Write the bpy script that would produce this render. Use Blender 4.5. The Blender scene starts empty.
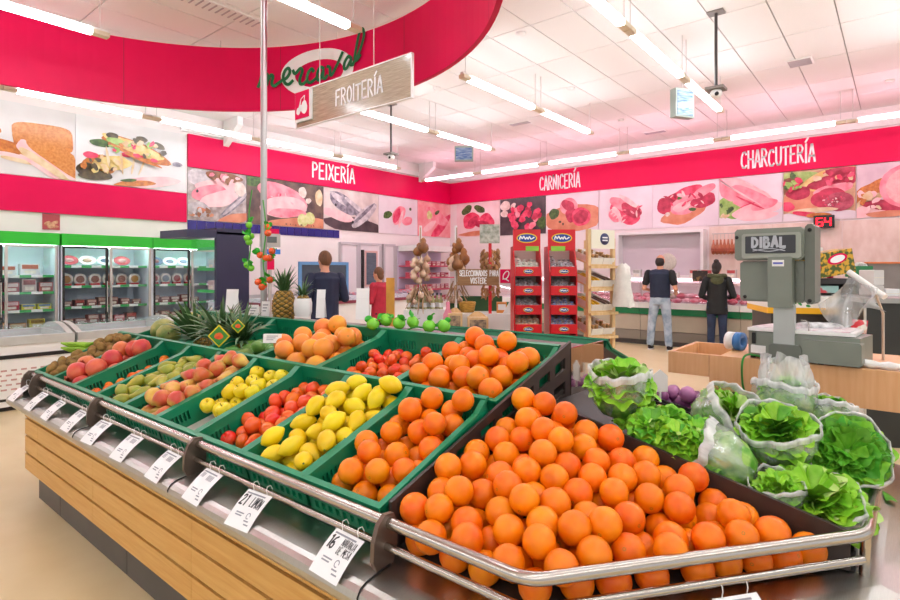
import bpy, bmesh, math, random
import numpy as np
from mathutils import Vector, Matrix, Euler, noise

# ------------------------------------------------------------------ camera, world, exposure
scene = bpy.context.scene
C = scene.collection
PI = math.pi
CAMH = 1.48
YAW = math.atan2(670.0, 549.0) - 0.0        # the shop's x axis runs along the meat counter wall
CA, SA = 0.773, 0.634
FPX, CX0, HY = 549.0, 450.0, 270.0
cam_d = bpy.data.cameras.new('camera')
cam = bpy.data.objects.new('camera', cam_d); C.objects.link(cam)
cam.location = (0, 0, CAMH)
cam.rotation_euler = (PI/2, 0, math.atan2(SA, CA))
cam_d.sensor_width = 36.0
cam_d.lens = FPX/900.0*36.0
cam_d.shift_y = -(300-HY)/900.0
cam_d.clip_start = 0.05
scene.camera = cam

world = bpy.data.worlds.new('world'); scene.world = world
world.use_nodes = True
wbg = world.node_tree.nodes['Background']
wbg.inputs['Color'].default_value = (0.95, 0.97, 1.0, 1)
wbg.inputs['Strength'].default_value = 0.75

scene.view_settings.view_transform = 'Standard'
scene.view_settings.look = 'None'
scene.view_settings.gamma = 1.0
scene.view_settings.use_curve_mapping = False
scene.view_settings.exposure = 0.42
scene.cycles.use_denoising = True
scene.cycles.max_bounces = 6
scene.cycles.diffuse_bounces = 3
scene.cycles.glossy_bounces = 3
scene.cycles.transparent_max_bounces = 10
scene.cycles.sample_clamp_indirect = 6.0
TUBE_STRENGTH = 18.0

# ------------------------------------------------------------------ helpers
def at(u, v=None, x=None, y=None, z=None, d=None):
    """world point on the ray of photo position (u, v) at a known depth, wall plane or height"""
    t = (u-CX0)/FPX
    kx, ky = CA*t-SA, SA*t+CA
    if d is None:
        if x is not None: d = x/kx
        elif y is not None: d = y/ky
        else: d = (CAMH-z)*FPX/(v-HY)
    zz = z if (v is None) else CAMH-(v-HY)/FPX*d
    return Vector((kx*d, ky*d, zz))

MATS = {}
def srgb(c):
    if isinstance(c, str):
        c = c.lstrip('#'); c = [int(c[i:i+2], 16)/255 for i in (0, 2, 4)]
    return tuple((k/12.92 if k <= .04045 else ((k+.055)/1.055)**2.4) for k in c) + (1,)

def mat(name, col='#808080', rough=.5, metal=0, var=0, scale=8, bump=0, bscale=60, emit=0, rnd=0, hrnd=0,
        col2=None, stretch=(1, 1, 1), spec=.5, coat=0, sss=0, detail=3, lo=.35, hi=.65, alpha=1, wave=False, voro=False):
    if name in MATS: return MATS[name]
    m = bpy.data.materials.new(name); m.use_nodes = True
    nt = m.node_tree; N, L = nt.nodes, nt.links
    b = N['Principled BSDF']
    b.inputs['Roughness'].default_value = rough
    b.inputs['Metallic'].default_value = metal
    b.inputs['Specular IOR Level'].default_value = spec
    b.inputs['Coat Weight'].default_value = coat
    b.inputs['Coat Roughness'].default_value = .15
    if sss:
        b.inputs['Subsurface Weight'].default_value = sss
        b.inputs['Subsurface Scale'].default_value = .01
    c1 = srgb(col); b.inputs['Base Color'].default_value = c1
    src = None
    if var or col2:
        tc = N.new('ShaderNodeTexCoord'); mp = N.new('ShaderNodeMapping')
        mp.inputs['Scale'].default_value = stretch
        L.new(tc.outputs['Object'], mp.inputs['Vector'])
        if wave:
            nz = N.new('ShaderNodeTexWave'); nz.inputs['Scale'].default_value = scale
            nz.inputs['Distortion'].default_value = 4; nz.inputs['Detail'].default_value = 3
            out = nz.outputs['Fac']
        elif voro:
            nz = N.new('ShaderNodeTexVoronoi'); nz.inputs['Scale'].default_value = scale
            out = nz.outputs['Distance']
        else:
            nz = N.new('ShaderNodeTexNoise'); nz.inputs['Scale'].default_value = scale
            nz.inputs['Detail'].default_value = detail
            out = nz.outputs['Fac']
        L.new(mp.outputs['Vector'], nz.inputs['Vector'])
        rp = N.new('ShaderNodeValToRGB')
        rp.color_ramp.elements[0].position = lo; rp.color_ramp.elements[1].position = hi
        if col2 is not None:
            rp.color_ramp.elements[0].color = c1; rp.color_ramp.elements[1].color = srgb(col2)
        else:
            rp.color_ramp.elements[0].color = tuple(k*(1-var) for k in c1[:3])+(1,)
            rp.color_ramp.elements[1].color = tuple(min(1, k*(1+var)) for k in c1[:3])+(1,)
        L.new(out, rp.inputs['Fac']); src = rp.outputs['Color']
        L.new(src, b.inputs['Base Color'])
    if rnd or hrnd:
        oi = N.new('ShaderNodeObjectInfo'); hs = N.new('ShaderNodeHueSaturation')
        mv = N.new('ShaderNodeMapRange'); mv.inputs['To Min'].default_value = 1-rnd; mv.inputs['To Max'].default_value = 1+rnd
        L.new(oi.outputs['Random'], mv.inputs['Value']); L.new(mv.outputs['Result'], hs.inputs['Value'])
        ml = N.new('ShaderNodeMath'); ml.operation = 'MULTIPLY'; ml.inputs[1].default_value = 7.31
        fr = N.new('ShaderNodeMath'); fr.operation = 'FRACT'
        L.new(oi.outputs['Random'], ml.inputs[0]); L.new(ml.outputs[0], fr.inputs[0])
        mh = N.new('ShaderNodeMapRange'); mh.inputs['To Min'].default_value = .5-hrnd; mh.inputs['To Max'].default_value = .5+hrnd
        L.new(fr.outputs[0], mh.inputs['Value']); L.new(mh.outputs['Result'], hs.inputs['Hue'])
        if src is None: hs.inputs['Color'].default_value = c1
        else: L.new(src, hs.inputs['Color'])
        L.new(hs.outputs['Color'], b.inputs['Base Color'])
    if bump:
        tc2 = N.new('ShaderNodeTexCoord'); nz2 = N.new('ShaderNodeTexNoise'); nz2.inputs['Scale'].default_value = bscale
        L.new(tc2.outputs['Object'], nz2.inputs['Vector'])
        bp = N.new('ShaderNodeBump'); bp.inputs['Strength'].default_value = bump; bp.inputs['Distance'].default_value = .004
        L.new(nz2.outputs['Fac'], bp.inputs['Height']); L.new(bp.outputs['Normal'], b.inputs['Normal'])
    if emit:
        b.inputs['Emission Color'].default_value = c1; b.inputs['Emission Strength'].default_value = emit
    if alpha < 1: b.inputs['Alpha'].default_value = alpha
    MATS[name] = m
    return m

def film(name, col='#ffffff', clear=.75, rough=.15, wrinkle=0, wscale=40, dmix=.35):
    """thin clear plastic or glass sheet"""
    if name in MATS: return MATS[name]
    m = bpy.data.materials.new(name); m.use_nodes = True
    nt = m.node_tree; N, L = nt.nodes, nt.links
    for n in list(N): N.remove(n)
    out = N.new('ShaderNodeOutputMaterial')
    tr = N.new('ShaderNodeBsdfTransparent'); gl = N.new('ShaderNodeBsdfGlossy'); df = N.new('ShaderNodeBsdfDiffuse')
    tr.inputs['Color'].default_value = srgb(col); gl.inputs['Roughness'].default_value = rough
    df.inputs['Color'].default_value = srgb(col)
    m1 = N.new('ShaderNodeMixShader'); m1.inputs['Fac'].default_value = dmix
    m2 = N.new('ShaderNodeMixShader')
    L.new(gl.outputs[0], m1.inputs[1]); L.new(df.outputs[0], m1.inputs[2])
    m2.inputs['Fac'].default_value = clear
    if wrinkle:
        tc = N.new('ShaderNodeTexCoord'); mp = N.new('ShaderNodeMapping'); mp.inputs['Scale'].default_value = (1, 1, .25)
        nz = N.new('ShaderNodeTexNoise'); nz.inputs['Scale'].default_value = wscale; nz.inputs['Detail'].default_value = 4
        L.new(tc.outputs['Object'], mp.inputs[0]); L.new(mp.outputs[0], nz.inputs['Vector'])
        bp = N.new('ShaderNodeBump'); bp.inputs['Strength'].default_value = wrinkle; bp.inputs['Distance'].default_value = .02
        L.new(nz.outputs['Fac'], bp.inputs['Height'])
        L.new(bp.outputs['Normal'], gl.inputs['Normal']); L.new(bp.outputs['Normal'], df.inputs['Normal'])
        mr = N.new('ShaderNodeMapRange'); mr.inputs['From Min'].default_value = .3; mr.inputs['From Max'].default_value = .7
        mr.inputs['To Min'].default_value = clear-.3; mr.inputs['To Max'].default_value = min(1, clear+.15)
        L.new(nz.outputs['Fac'], mr.inputs['Value']); L.new(mr.outputs['Result'], m2.inputs['Fac'])
    L.new(m1.outputs[0], m2.inputs[1]); L.new(tr.outputs[0], m2.inputs[2])
    L.new(m2.outputs[0], out.inputs['Surface'])
    MATS[name] = m
    return m

class MB:
    """collects polygons; build() links them as one mesh object"""
    def __init__(s): s.v = []; s.f = []; s.m = []; s.sm = []
    def add(s, verts, faces, mi=0, M=None, smooth=False):
        o = len(s.v)
        for p in verts:
            p = Vector(p)
            s.v.append(M @ p if M is not None else p)
        for f in faces:
            s.f.append([i+o for i in f]); s.m.append(mi); s.sm.append(smooth)
        return s
    def box(s, c, d, mi=0, M=None, rz=0, taper=1):
        x, y, z = d[0]/2, d[1]/2, d[2]/2
        vs = [(-x, -y, -z), (x, -y, -z), (x, y, -z), (-x, y, -z)] + [(k[0]*taper, k[1]*taper, z) for k in ((-x, -y), (x, -y), (x, y), (-x, y))]
        T = Matrix.Translation(c) @ Matrix.Rotation(rz, 4, 'Z')
        return s.add([T @ Vector(p) for p in vs], [(0, 3, 2, 1), (4, 5, 6, 7), (0, 1, 5, 4), (1, 2, 6, 5), (2, 3, 7, 6), (3, 0, 4, 7)], mi, M)
    def bx(s, x0, x1, y0, y1, z0, z1, mi=0, M=None):
        return s.box(((x0+x1)/2, (y0+y1)/2, (z0+z1)/2), (abs(x1-x0), abs(y1-y0), abs(z1-z0)), mi, M)
    def prism(s, poly, z0, z1, mi=0, M=None, smooth=False):
        n = len(poly)
        if sum(poly[i][0]*poly[(i+1) % n][1]-poly[(i+1) % n][0]*poly[i][1] for i in range(n)) < 0: poly = poly[::-1]
        vs = [(p[0], p[1], z0) for p in poly]+[(p[0], p[1], z1) for p in poly]
        s.add(vs, [list(range(n))[::-1], list(range(n, 2*n))], mi, M)
        return s.add(vs, [(i, (i+1) % n, n+(i+1) % n, n+i) for i in range(n)], mi, M, smooth)
    def lathe(s, prof, seg=16, mi=0, M=None, smooth=True, wob=None):
        vs = []; fs = []; n = len(prof)
        for j in range(seg):
            a = 2*PI*j/seg
            for i, (r, z) in enumerate(prof):
                k = wob(a, i) if wob else 1
                vs.append((r*k*math.cos(a), r*k*math.sin(a), z))
        for j in range(seg):
            k = (j+1) % seg
            for i in range(n-1):
                a, b, c, d = j*n+i, k*n+i, k*n+i+1, j*n+i+1
                if prof[i][0] < 1e-6: fs.append((a, c, d))
                elif prof[i+1][0] < 1e-6: fs.append((a, b, c))
                else: fs.append((a, b, c, d))
        return s.add(vs, fs, mi, M, smooth)
    def ell(s, c, r, seg=12, rings=8, mi=0, M=None):
        pr = [(math.sin(PI*i/rings), -math.cos(PI*i/rings)) for i in range(rings+1)]
        pr[0] = (0, -1); pr[-1] = (0, 1)
        T = Matrix.Translation(c) @ Matrix.Diagonal((r[0], r[1], r[2], 1))
        return s.lathe(pr, seg, mi, (M @ T) if M is not None else T)
    def cyl(s, p0, p1, r0, r1=None, seg=10, mi=0, M=None, smooth=True):
        return s.tube([p0, p1], [r0, r0 if r1 is None else r1], seg, mi, M, smooth)
    def tube(s, path, r, seg=8, mi=0, M=None, smooth=True, cap=True, closed=False, flat=None):
        P = [Vector(p) for p in path]; n = len(P)
        if not hasattr(r, '__len__'): r = [r]*n
        vs = []; up = None
        for i in range(n):
            if closed: t = (P[(i+1) % n]-P[i-1])
            else: t = (P[min(i+1, n-1)]-P[max(i-1, 0)])
            t.normalize()
            if up is None:
                up = Vector((0, 0, 1)) if abs(t.z) < .9 else Vector((0, 1, 0))
            a = t.cross(up); a.normalize(); b = a.cross(t); b.normalize(); up = b
            for k in range(seg):
                an = 2*PI*k/seg
                q = a*math.cos(an)*r[i]+b*math.sin(an)*r[i]*(flat or 1)
                vs.append(P[i]+q)
        fs = []
        for i in range(n if closed else n-1):
            for k in range(seg):
                a, b = i*seg+k, i*seg+(k+1) % seg
                j = (i+1) % n
                fs.append((b, a, j*seg+k, j*seg+(k+1) % seg))
        s.add(vs, fs, mi, M, smooth)
        if cap and not closed:
            s.add(vs[:seg], [list(range(seg))], mi, M); s.add(vs[-seg:], [list(range(seg))[::-1]], mi, M)
        return s
    def grid(s, fn, nu, nv, mi=0, M=None, smooth=True, wrap=False):
        vs = [fn(i/nu, j/nv) for j in range(nv+1) for i in range(nu+(0 if wrap else 1))]
        w = nu+(0 if wrap else 1); fs = []
        for j in range(nv):
            for i in range(nu):
                k = (i+1) % w if wrap else i+1
                fs.append((j*w+i, j*w+k, (j+1)*w+k, (j+1)*w+i))
        return s.add(vs, fs, mi, M, smooth)
    def mesh(s, name, mats):
        me = bpy.data.meshes.new(name)
        me.from_pydata([tuple(p) for p in s.v], [], s.f)
        for m in (mats if isinstance(mats, (list, tuple)) else [mats]): me.materials.append(m)
        me.polygons.foreach_set('material_index', s.m)
        me.polygons.foreach_set('use_smooth', s.sm)
        me.update()
        return me
    def build(s, name, mats, parent=None, M=None):
        return link(name, s.mesh(name, mats), parent, M)

def link(name, me, parent=None, M=None):
    o = bpy.data.objects.new(name, me); C.objects.link(o)
    if parent is not None: o.parent = parent
    if M is not None: o.matrix_local = M
    return o
def tag(o, label, cat, group=None, kind=None):
    o['label'] = label; o['category'] = cat
    if group: o['group'] = group
    if kind: o['kind'] = kind
    return o
def thing(name, label, cat, loc=(0, 0, 0), rz=0, group=None, M=None):
    o = bpy.data.objects.new(name, None); C.objects.link(o)
    o.empty_display_size = .1
    o.location = loc; o.rotation_euler = (0, 0, rz)
    if M is not None: o.matrix_world = M
    return tag(o, label, cat, group)
def struct(name, mb, m, parent=None, label=None):
    o = mb.build(name, m, parent)
    if parent is None:
        o['kind'] = 'structure'
        if label: o['label'] = label
    return o
def dup(root, M, label=None, group=None):
    r = root.copy(); C.objects.link(r); r.matrix_world = M
    if label: r['label'] = label
    if group: r['group'] = group
    for ch in list(root.children):
        c = ch.copy(); C.objects.link(c); c.parent = r
        for g in list(ch.children):
            d = g.copy(); C.objects.link(d); d.parent = c
    return r
def TR(loc, rz=0, rx=0, ry=0, s=1):
    return Matrix.Translation(loc) @ Matrix.Rotation(rz, 4, 'Z') @ Matrix.Rotation(rx, 4, 'X') @ Matrix.Rotation(ry, 4, 'Y') @ Matrix.Scale(s, 4)
def catmull(pts, n=6):
    P = [Vector(p).to_3d() if len(p) == 2 else Vector(p) for p in pts]; out = []
    for i in range(len(P)-1):
        p0 = P[max(i-1, 0)]; p1 = P[i]; p2 = P[i+1]; p3 = P[min(i+2, len(P)-1)]
        for k in range(n):
            t = k/n
            out.append(.5*((2*p1)+(p2-p0)*t+(2*p0-5*p1+4*p2-p3)*t*t+(3*p1-p0-3*p2+p3)*t**3))
    out.append(P[-1]); return out
def ribbon(mb, pts, w, fn, mi=0):
    """flat pen stroke: pts are 2D, fn maps (a, b) to 3D; sharp corners start a new stroke"""
    P = [Vector((p[0], p[1])) for p in pts]; n = len(P)
    for i in range(1, n-1):
        a_, b_ = P[i]-P[i-1], P[i+1]-P[i]
        if a_.length > 1e-9 and b_.length > 1e-9 and a_.angle(b_) > 1.0:
            ribbon(mb, P[:i+1], w, fn, mi); ribbon(mb, P[i:], w, fn, mi); return
    vs = []
    for i in range(n):
        t = P[min(i+1, n-1)]-P[max(i-1, 0)]
        if t.length < 1e-9: t = Vector((1, 0))
        t.normalize(); q = Vector((-t.y, t.x))*w/2
        e = t*(w*.3 if i == n-1 else (-w*.3 if i == 0 else 0))
        vs += [fn(*(P[i]+q+e)), fn(*(P[i]-q+e))]
    mb.add(vs, [(2*i, 2*i+1, 2*i+3, 2*i+2) for i in range(n-1)], mi)
def arc(cx, cy, rx, ry, a0, a1, n=8):
    return [(cx+rx*math.cos(math.radians(a0+(a1-a0)*i/n)), cy+ry*math.sin(math.radians(a0+(a1-a0)*i/n))) for i in range(n+1)]
GLY = {  # narrow hand-drawn capitals, strokes in a box of width .5 and height 1
 'A': [[(0, 0), (.22, 1), (.28, 1), (.48, 0)], [(.08, .35), (.42, .33)]],
 'B': [[(.02, 0), (.02, 1), (.3, .95), (.36, .76), (.3, .56), (.03, .53)], [(.28, .54), (.44, .4), (.42, .14), (.3, .01), (.02, 0)]],
 'C': [[(.44, .82), (.34, .98), (.16, .96), (.03, .7), (.02, .3), (.14, .04), (.34, .02), (.46, .16)]],
 'D': [[(.02, 0), (.02, 1), (.26, .95), (.45, .7), (.45, .3), (.26, .04), (.02, 0)]],
 'E': [[(.44, 1), (.04, .98), (.03, 0), (.46, .02)], [(.04, .52), (.36, .53)]],
 'F': [[(.46, 1), (.04, .97), (.03, 0)], [(.04, .52), (.36, .54)]],
 'G': [[(.44, .84), (.3, .98), (.12, .9), (.02, .6), (.04, .22), (.2, .02), (.42, .1), (.44, .42), (.24, .42)]],
 'H': [[(.03, 1), (.03, 0)], [(.45, 1), (.45, 0)], [(.03, .52), (.45, .5)]],
 'I': [[(.08, 1), (.08, 0)]],
 'J': [[(.38, 1), (.38, .2), (.28, .02), (.1, .06), (.04, .22)]],
 'L': [[(.05, 1), (.04, 0), (.42, .02)]],
 'M': [[(.0, 0), (.06, 1), (.25, .35), (.44, 1), (.5, 0)]],
 'N': [[(.03, 0), (.03, 1), (.45, 0), (.45, 1)]],
 'O': [arc(.25, .5, .22, .48, 90, 450, 12)],
 'P': [[(.03, 0), (.03, 1), (.3, .97), (.44, .78), (.36, .56), (.04, .48)]],
 'Q': [arc(.25, .55, .22, .42, 90, 450, 12), [(.2, .25), (.5, -.05)]],
 'R': [[(.03, 0), (.03, 1), (.3, .97), (.43, .78), (.34, .56), (.04, .5)], [(.18, .5), (.47, 0)]],
 'S': [[(.44, .85), (.3, .99), (.12, .94), (.06, .72), (.2, .55), (.38, .42), (.44, .2), (.3, .02), (.12, .04), (.02, .18)]],
 'T': [[(0, .98), (.48, 1)], [(.24, .98), (.24, 0)]],
 'U': [[(.03, 1), (.04, .22), (.16, .02), (.34, .03), (.45, .24), (.45, 1)]],
 'V': [[(0, 1), (.24, 0), (.48, 1)]],
 'X': [[(.02, 1), (.46, 0)], [(.45, 1), (.02, 0)]],
 '1': [[(.12, .86), (.25, 1)], [(.26, 1), (.26, 0)]],
 '2': [[(.04, .78), (.14, .96), (.32, .97), (.43, .78), (.36, .55), (.04, 0), (.46, .01)]],
 '4': [[(.36, 0), (.36, 1), (.02, .32), (.48, .32)]],
 '6': [[(.4, .95), (.18, .78), (.05, .45), (.06, .15), (.22, .01), (.4, .1), (.43, .32), (.3, .5), (.08, .38)]],
 '9': [[(.1, .05), (.32, .22), (.44, .55), (.42, .85), (.26, .99), (.1, .9), (.06, .66), (.2, .5), (.42, .6)]],
 ' ': []}
def text(mb, s, a0, b0, h, w, fn, mi=0, adv=.62, xs=1.0, seed=1):
    """lettering along a; 'í' gets its accent"""
    a = a0; rr = random.Random(seed)
    for ch in s:
        acc = ch == 'Í'; g = GLY.get('I' if acc else ch.upper(), [])
        k = 1+rr.uniform(-.05, .05); dz = rr.uniform(-.03, .03)
        for st in g:
            ribbon(mb, [(a+p[0]*h*xs, b0+(p[1]*k+dz)*h) for p in st], w, fn, mi)
        if acc: ribbon(mb, [(a+(.04)*h*xs, b0+1.12*h), (a+.24*h*xs, b0+1.34*h)], w, fn, mi)
        a += h*xs*(adv*(.5 if ch in 'IÍ' else .75 if ch == '1' else 1))
    return a
def blob(n=14, wob=.15, rx=1, ry=1, rot=0, seed=0, cx=0, cy=0, pw=2.0):
    rr = random.Random(seed); ph = [rr.uniform(0, 6.28) for _ in range(4)]
    out = []
    for i in range(n):
        a = 2*PI*i/n
        k = 1+wob*(math.sin(2*a+ph[0])*.4+math.sin(3*a+ph[1])*.35+math.sin(5*a+ph[2])*.3)
        c_, s_ = math.cos(a), math.sin(a)
        x, y = rx*k*math.copysign(abs(c_)**(2/pw), c_), ry*k*math.copysign(abs(s_)**(2/pw), s_)
        out.append((cx+x*math.cos(rot)-y*math.sin(rot), cy+x*math.sin(rot)+y*math.cos(rot)))
    return out
# ------------------------------------------------------------------ the room
WX, WY, CEIL = -10.78, 13.14, 4.54
m_wall = mat('wall_paint', '#f1e6e2', .6, var=.03, scale=1.5)
m_walltile = mat('wall_beige', '#e3c9b9', .35, col2='#eed9cc', scale=9, detail=5)
m_floor = mat('floor_resin', '#dcc596', .32, col2='#e6d2a8', scale=3, detail=8, lo=.25, hi=.75, spec=.4)
m_ceil = mat('ceiling_tile', '#f3efec', .8, var=.03, scale=90, bump=.15, bscale=300)
m_slab = mat('ceiling_slab', '#b9b2ae', .8, var=.05, scale=4)
m_white = mat('white_plastic', '#f0eeea', .4, var=.02, scale=5)
m_fix = mat('fixture_cream', '#e6d9bd', .45, var=.04, scale=6)
m_red = mat('sign_red', '#e30350', .45, var=.03, scale=2, spec=.2)
m_steel = mat('brushed_steel', '#a8a6a2', .34, 1, var=.06, scale=30, stretch=(1, 40, 40))
m_chrome = mat('polished_steel', '#b9b3ac', .22, 1)
m_black = mat('black_plastic', '#1d1c1c', .4, var=.1, scale=12)
m_dark = mat('dark_laminate', '#3a3331', .35, var=.08, scale=20)
m_letter = mat('letter_white', '#fbfaf8', .5, var=.01, scale=5)

struct('floor', MB().bx(-16, 8, -9, 16, -.1, 0), m_floor)
struct('wall_left', MB().bx(WX-.2, WX, -9, WY+.2, 0, CEIL+.1), m_wall)
wr = struct('wall_right', MB().bx(WX, 8, WY, WY+.2, 0, CEIL+.1), m_wall)
cl = struct('ceiling', MB().bx(WX-.2, 8, -9, WY+.2, CEIL+.022, CEIL+.12), m_slab)
tile_me = MB().bx(-.293, .293, -.593, .593, 0, .02).mesh('tile', m_ceil)
for i in range(21):
    for j in range(11):
        o = link('tile', tile_me, cl); o.location = (WX+.3+.6*i, WY-.6-1.2*j, CEIL)
rest = MB()
for i in range(32):
    for j in range(19):
        if i < 21 and j < 11: continue
        rest.bx(WX+.3+.6*i-.293, WX+.3+.6*i+.293, WY-.6-1.2*j-.593, WY-.6-1.2*j+.593, CEIL, CEIL+.02)
o = rest.build('tile_field', m_ceil, cl); o['kind'] = 'stuff'

# beige tiled lower wall right of the white niche
t = MB().bx(0, 1, -.012, 0, 0, 1)
tm = t.mesh('wall_panel', m_walltile)
x_n0, x_n1 = at(621, y=WY, z=1).x, at(707, y=WY, z=1).x
for k in range(9):
    o = link('wall_panel', tm, wr); o.location = (x_n1+.05+1.21*k, WY, .02); o.scale = (1.2, 1, 2.42)

# baseboard-like white cornice above the two red fascias
struct('trim_1', MB().bx(WX, WX+.06, 4.9, WY, 4.18, 4.30), m_white)
struct('trim_2', MB().bx(WX, 8, WY-.06, WY, 4.18, 4.30), m_white)

# ------------------------------------------------------------------ lights: suspended linear luminaires
m_tube = mat('tube_glow', '#f3f7ff', .4, emit=TUBE_STRENGTH)
m_tubep = mat('tube_glow_pink', '#ffcfe8', .4, emit=TUBE_STRENGTH)
m_wire = mat('thin_wire', '#d9d4cf', .5)
def make_light(axis, pink):
    r = thing('linear_light', 'x', 'light')
    L_, mt = 1.62, (m_tubep if pink else m_tube)
    def b(a0, a1, w0, w1, z0, z1, mb):
        return mb.bx(a0, a1, w0, w1, z0, z1) if axis == 'x' else mb.bx(w0, w1, a0, a1, z0, z1)
    b(.16, .16+L_, -.035, .035, -.03, .03, MB()).build('diffuser', mt, r)
    b(0, 1.94, -.022, .022, .03, .05, MB()).build('housing', m_white, r)
    for a in (0, 1.78):
        b(a, a+.16, -.045, .045, -.025, .02, MB()).build('end_box', m_fix, r)
    for a in (.08, 1.86):
        p = (a, 0) if axis == 'x' else (0, a)
        MB().cyl((p[0], p[1], .05), (p[0], p[1], CEIL-4.0), .006, seg=5).build('wire', m_wire, r)
    return r
lights = {}
ORD = ['first', 'second', 'third', 'fourth', 'fifth', 'sixth', 'seventh', 'eighth', 'ninth']
def place_light(axis, pink, x, y, label, group):
    key = (axis, pink)
    if key not in lights:
        lights[key] = make_light(axis, pink); o = lights[key]; o.location = (x, y, 4.0); tag(o, label, 'light', group)
    else:
        dup(lights[key], Matrix.Translation((x, y, 4.0)), label, group)
def line_y(x, ys, label, group, pink=False):
    for k, y in enumerate(ys): place_light('y', pink, x, y, label.replace('strip light', ORD[k]+' strip light from the meat wall') if len(ys) > 1 else label, group)
seg = 1.95
line_y(-6.6, [9.5-seg*k for k in range(1, 3)], 'strip light in the ceiling row behind the wooden hanging sign', 'strip lights behind the wooden sign')
line_y(-6.6, [2.25-seg*k for k in range(1, 3)], 'strip light inside the red ring at its left', 'left strip lights inside the red ring')
line_y(-4.4, [9.5-seg*k for k in range(1, 3)], 'strip light in the ceiling row right of the red ring', 'strip lights right of the red ring')
line_y(-4.4, [3.87-seg*k for k in range(1, 3)], 'strip light inside the red ring above the wooden hanging sign', 'strip lights inside the red ring above the sign')
line_y(-2.2, [9.5-seg*k for k in range(1, 4)], 'strip light in the ceiling row beside the ceiling camera pole', 'strip lights beside the camera pole')
line_y(-2.2, [2.6-seg*k for k in range(1, 2)], 'strip light inside the red ring at its right', None)
for xx, nm in ((0.2, 'inner'), (2.4, 'outer')):
    line_y(xx, [9.5-seg*k for k in range(1, 9)], 'strip light in the '+nm+' row at the far right', 'strip lights at the far right')
for xx, nm in ((-6.6, 'left'), (-4.4, 'middle'), (-2.2, 'right')):
    line_y(xx, [-2.3-seg*k for k in range(1, 3)], 'strip light in the '+nm+' row near the entrance', 'strip lights near the entrance')
line_y(-9.6, [9.75-seg*k for k in range(1, 7)], 'strip light in the row along the fish and fridge wall', 'strip lights along the fish wall', False)
for k in range(7):
    place_light('x', True, -10.45+seg*k, 11.5, ORD[k]+' strip light from the wall corner along the meat counter wall', 'strip lights along the meat wall')

# ------------------------------------------------------------------ red ring sign
RC, RR = Vector((-4.79, 1.50)), 3.12
ring = thing('ring_sign', 'large curved red ring sign hanging under the ceiling above the fruit', 'sign', (RC.x, RC.y, 3.6))
n = 120
mb = MB()
pr = [(RR, 0), (RR+.05, 0), (RR+.05, .84), (RR, .84), (RR, 0)]
mb.lathe(pr, n, 0, smooth=False)
for p in range(len(mb.sm)): mb.sm[p] = False
mb.build('band', m_red, ring)
mb = MB()
for k in range(12):
    a = 2*PI*(k+.5)/12
    mb.cyl(((RR+.025)*math.cos(a), (RR+.025)*math.sin(a), .84), ((RR+.025)*math.cos(a), (RR+.025)*math.sin(a), CEIL-3.6), .006, seg=5)
mb.build('hanger', m_wire, ring)
mb = MB()
for k in range(10):   # panel joints
    a = math.radians(36*k+12)
    mb.add([((RR-.003)*math.cos(a+s_*.0012), (RR-.003)*math.sin(a+s_*.0012), z_) for s_, z_ in ((-1, 0), (1, 0), (1, .84), (-1, .84))], [(0, 1, 2, 3)])
mb.build('joint', mat('joint_red', '#a8082f', .5), ring)
lc = at(318, 75, d=7.12); a0 = math.atan2(lc.y-RC.y, lc.x-RC.x)
def ringmap(off):
    return lambda a, b: Vector(((RR-off)*math.cos(a0-a/RR), (RR-off)*math.sin(a0-a/RR), b))
SC = .00262
def zl(px, py): return ((px-390)*SC, (400-py)*SC*1.0-.01)
fn = ringmap(.012)
mb = MB()
for i in range(40):
    q = []
    for aa, (rx, ry) in ((i, (210, 118)), (i+1, (210, 118)), (i+1, (140, 68)), (i, (140, 68))):
        an = 2*PI*aa/40
        cx, cy = (390, 228) if rx == 210 else (398, 232)
        q.append(fn(*zl(cx+rx*math.cos(an), cy+ry*math.sin(an))))
    mb.add(q, [(0, 1, 2, 3)])
mb.build('oval', m_letter, ring)
fn2 = ringmap(.026)
mb = MB()
for st in ([(62, 278), (72, 255), (84, 212), (88, 222), (84, 266)], [(84, 252), (104, 216), (112, 224), (108, 268)],
           [(110, 252), (130, 220), (140, 230), (134, 264), (148, 276), (168, 264), (196, 246)],
           [(190, 250), (214, 240), (232, 214), (226, 192), (208, 200), (196, 232), (206, 264), (226, 272), (248, 256)],
           [(250, 205), (262, 222), (290, 198), (302, 212), (288, 250), (290, 274), (308, 276), (326, 262)],
           [(366, 220), (354, 206), (334, 226), (328, 258), (344, 274), (372, 262), (388, 250)],
           [(424, 214), (406, 204), (388, 230), (388, 262), (404, 262), (422, 226), (420, 254), (432, 264), (446, 250)],
           [(446, 206), (460, 214), (464, 250), (478, 244), (510, 196), (536, 152)],
           [(590, 190), (572, 178), (550, 202), (546, 230), (562, 232), (588, 198), (586, 220), (602, 222)],
           [(598, 222), (640, 168), (668, 100), (662, 66), (642, 74), (622, 140), (612, 190), (622, 206), (646, 186)]):
    ribbon(mb, catmull([zl(*p) for p in st], 6), .042, fn2)
mb.build('lettering', mat('logo_green', '#0b6b3a', .5, var=.03, scale=6), ring)

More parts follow.
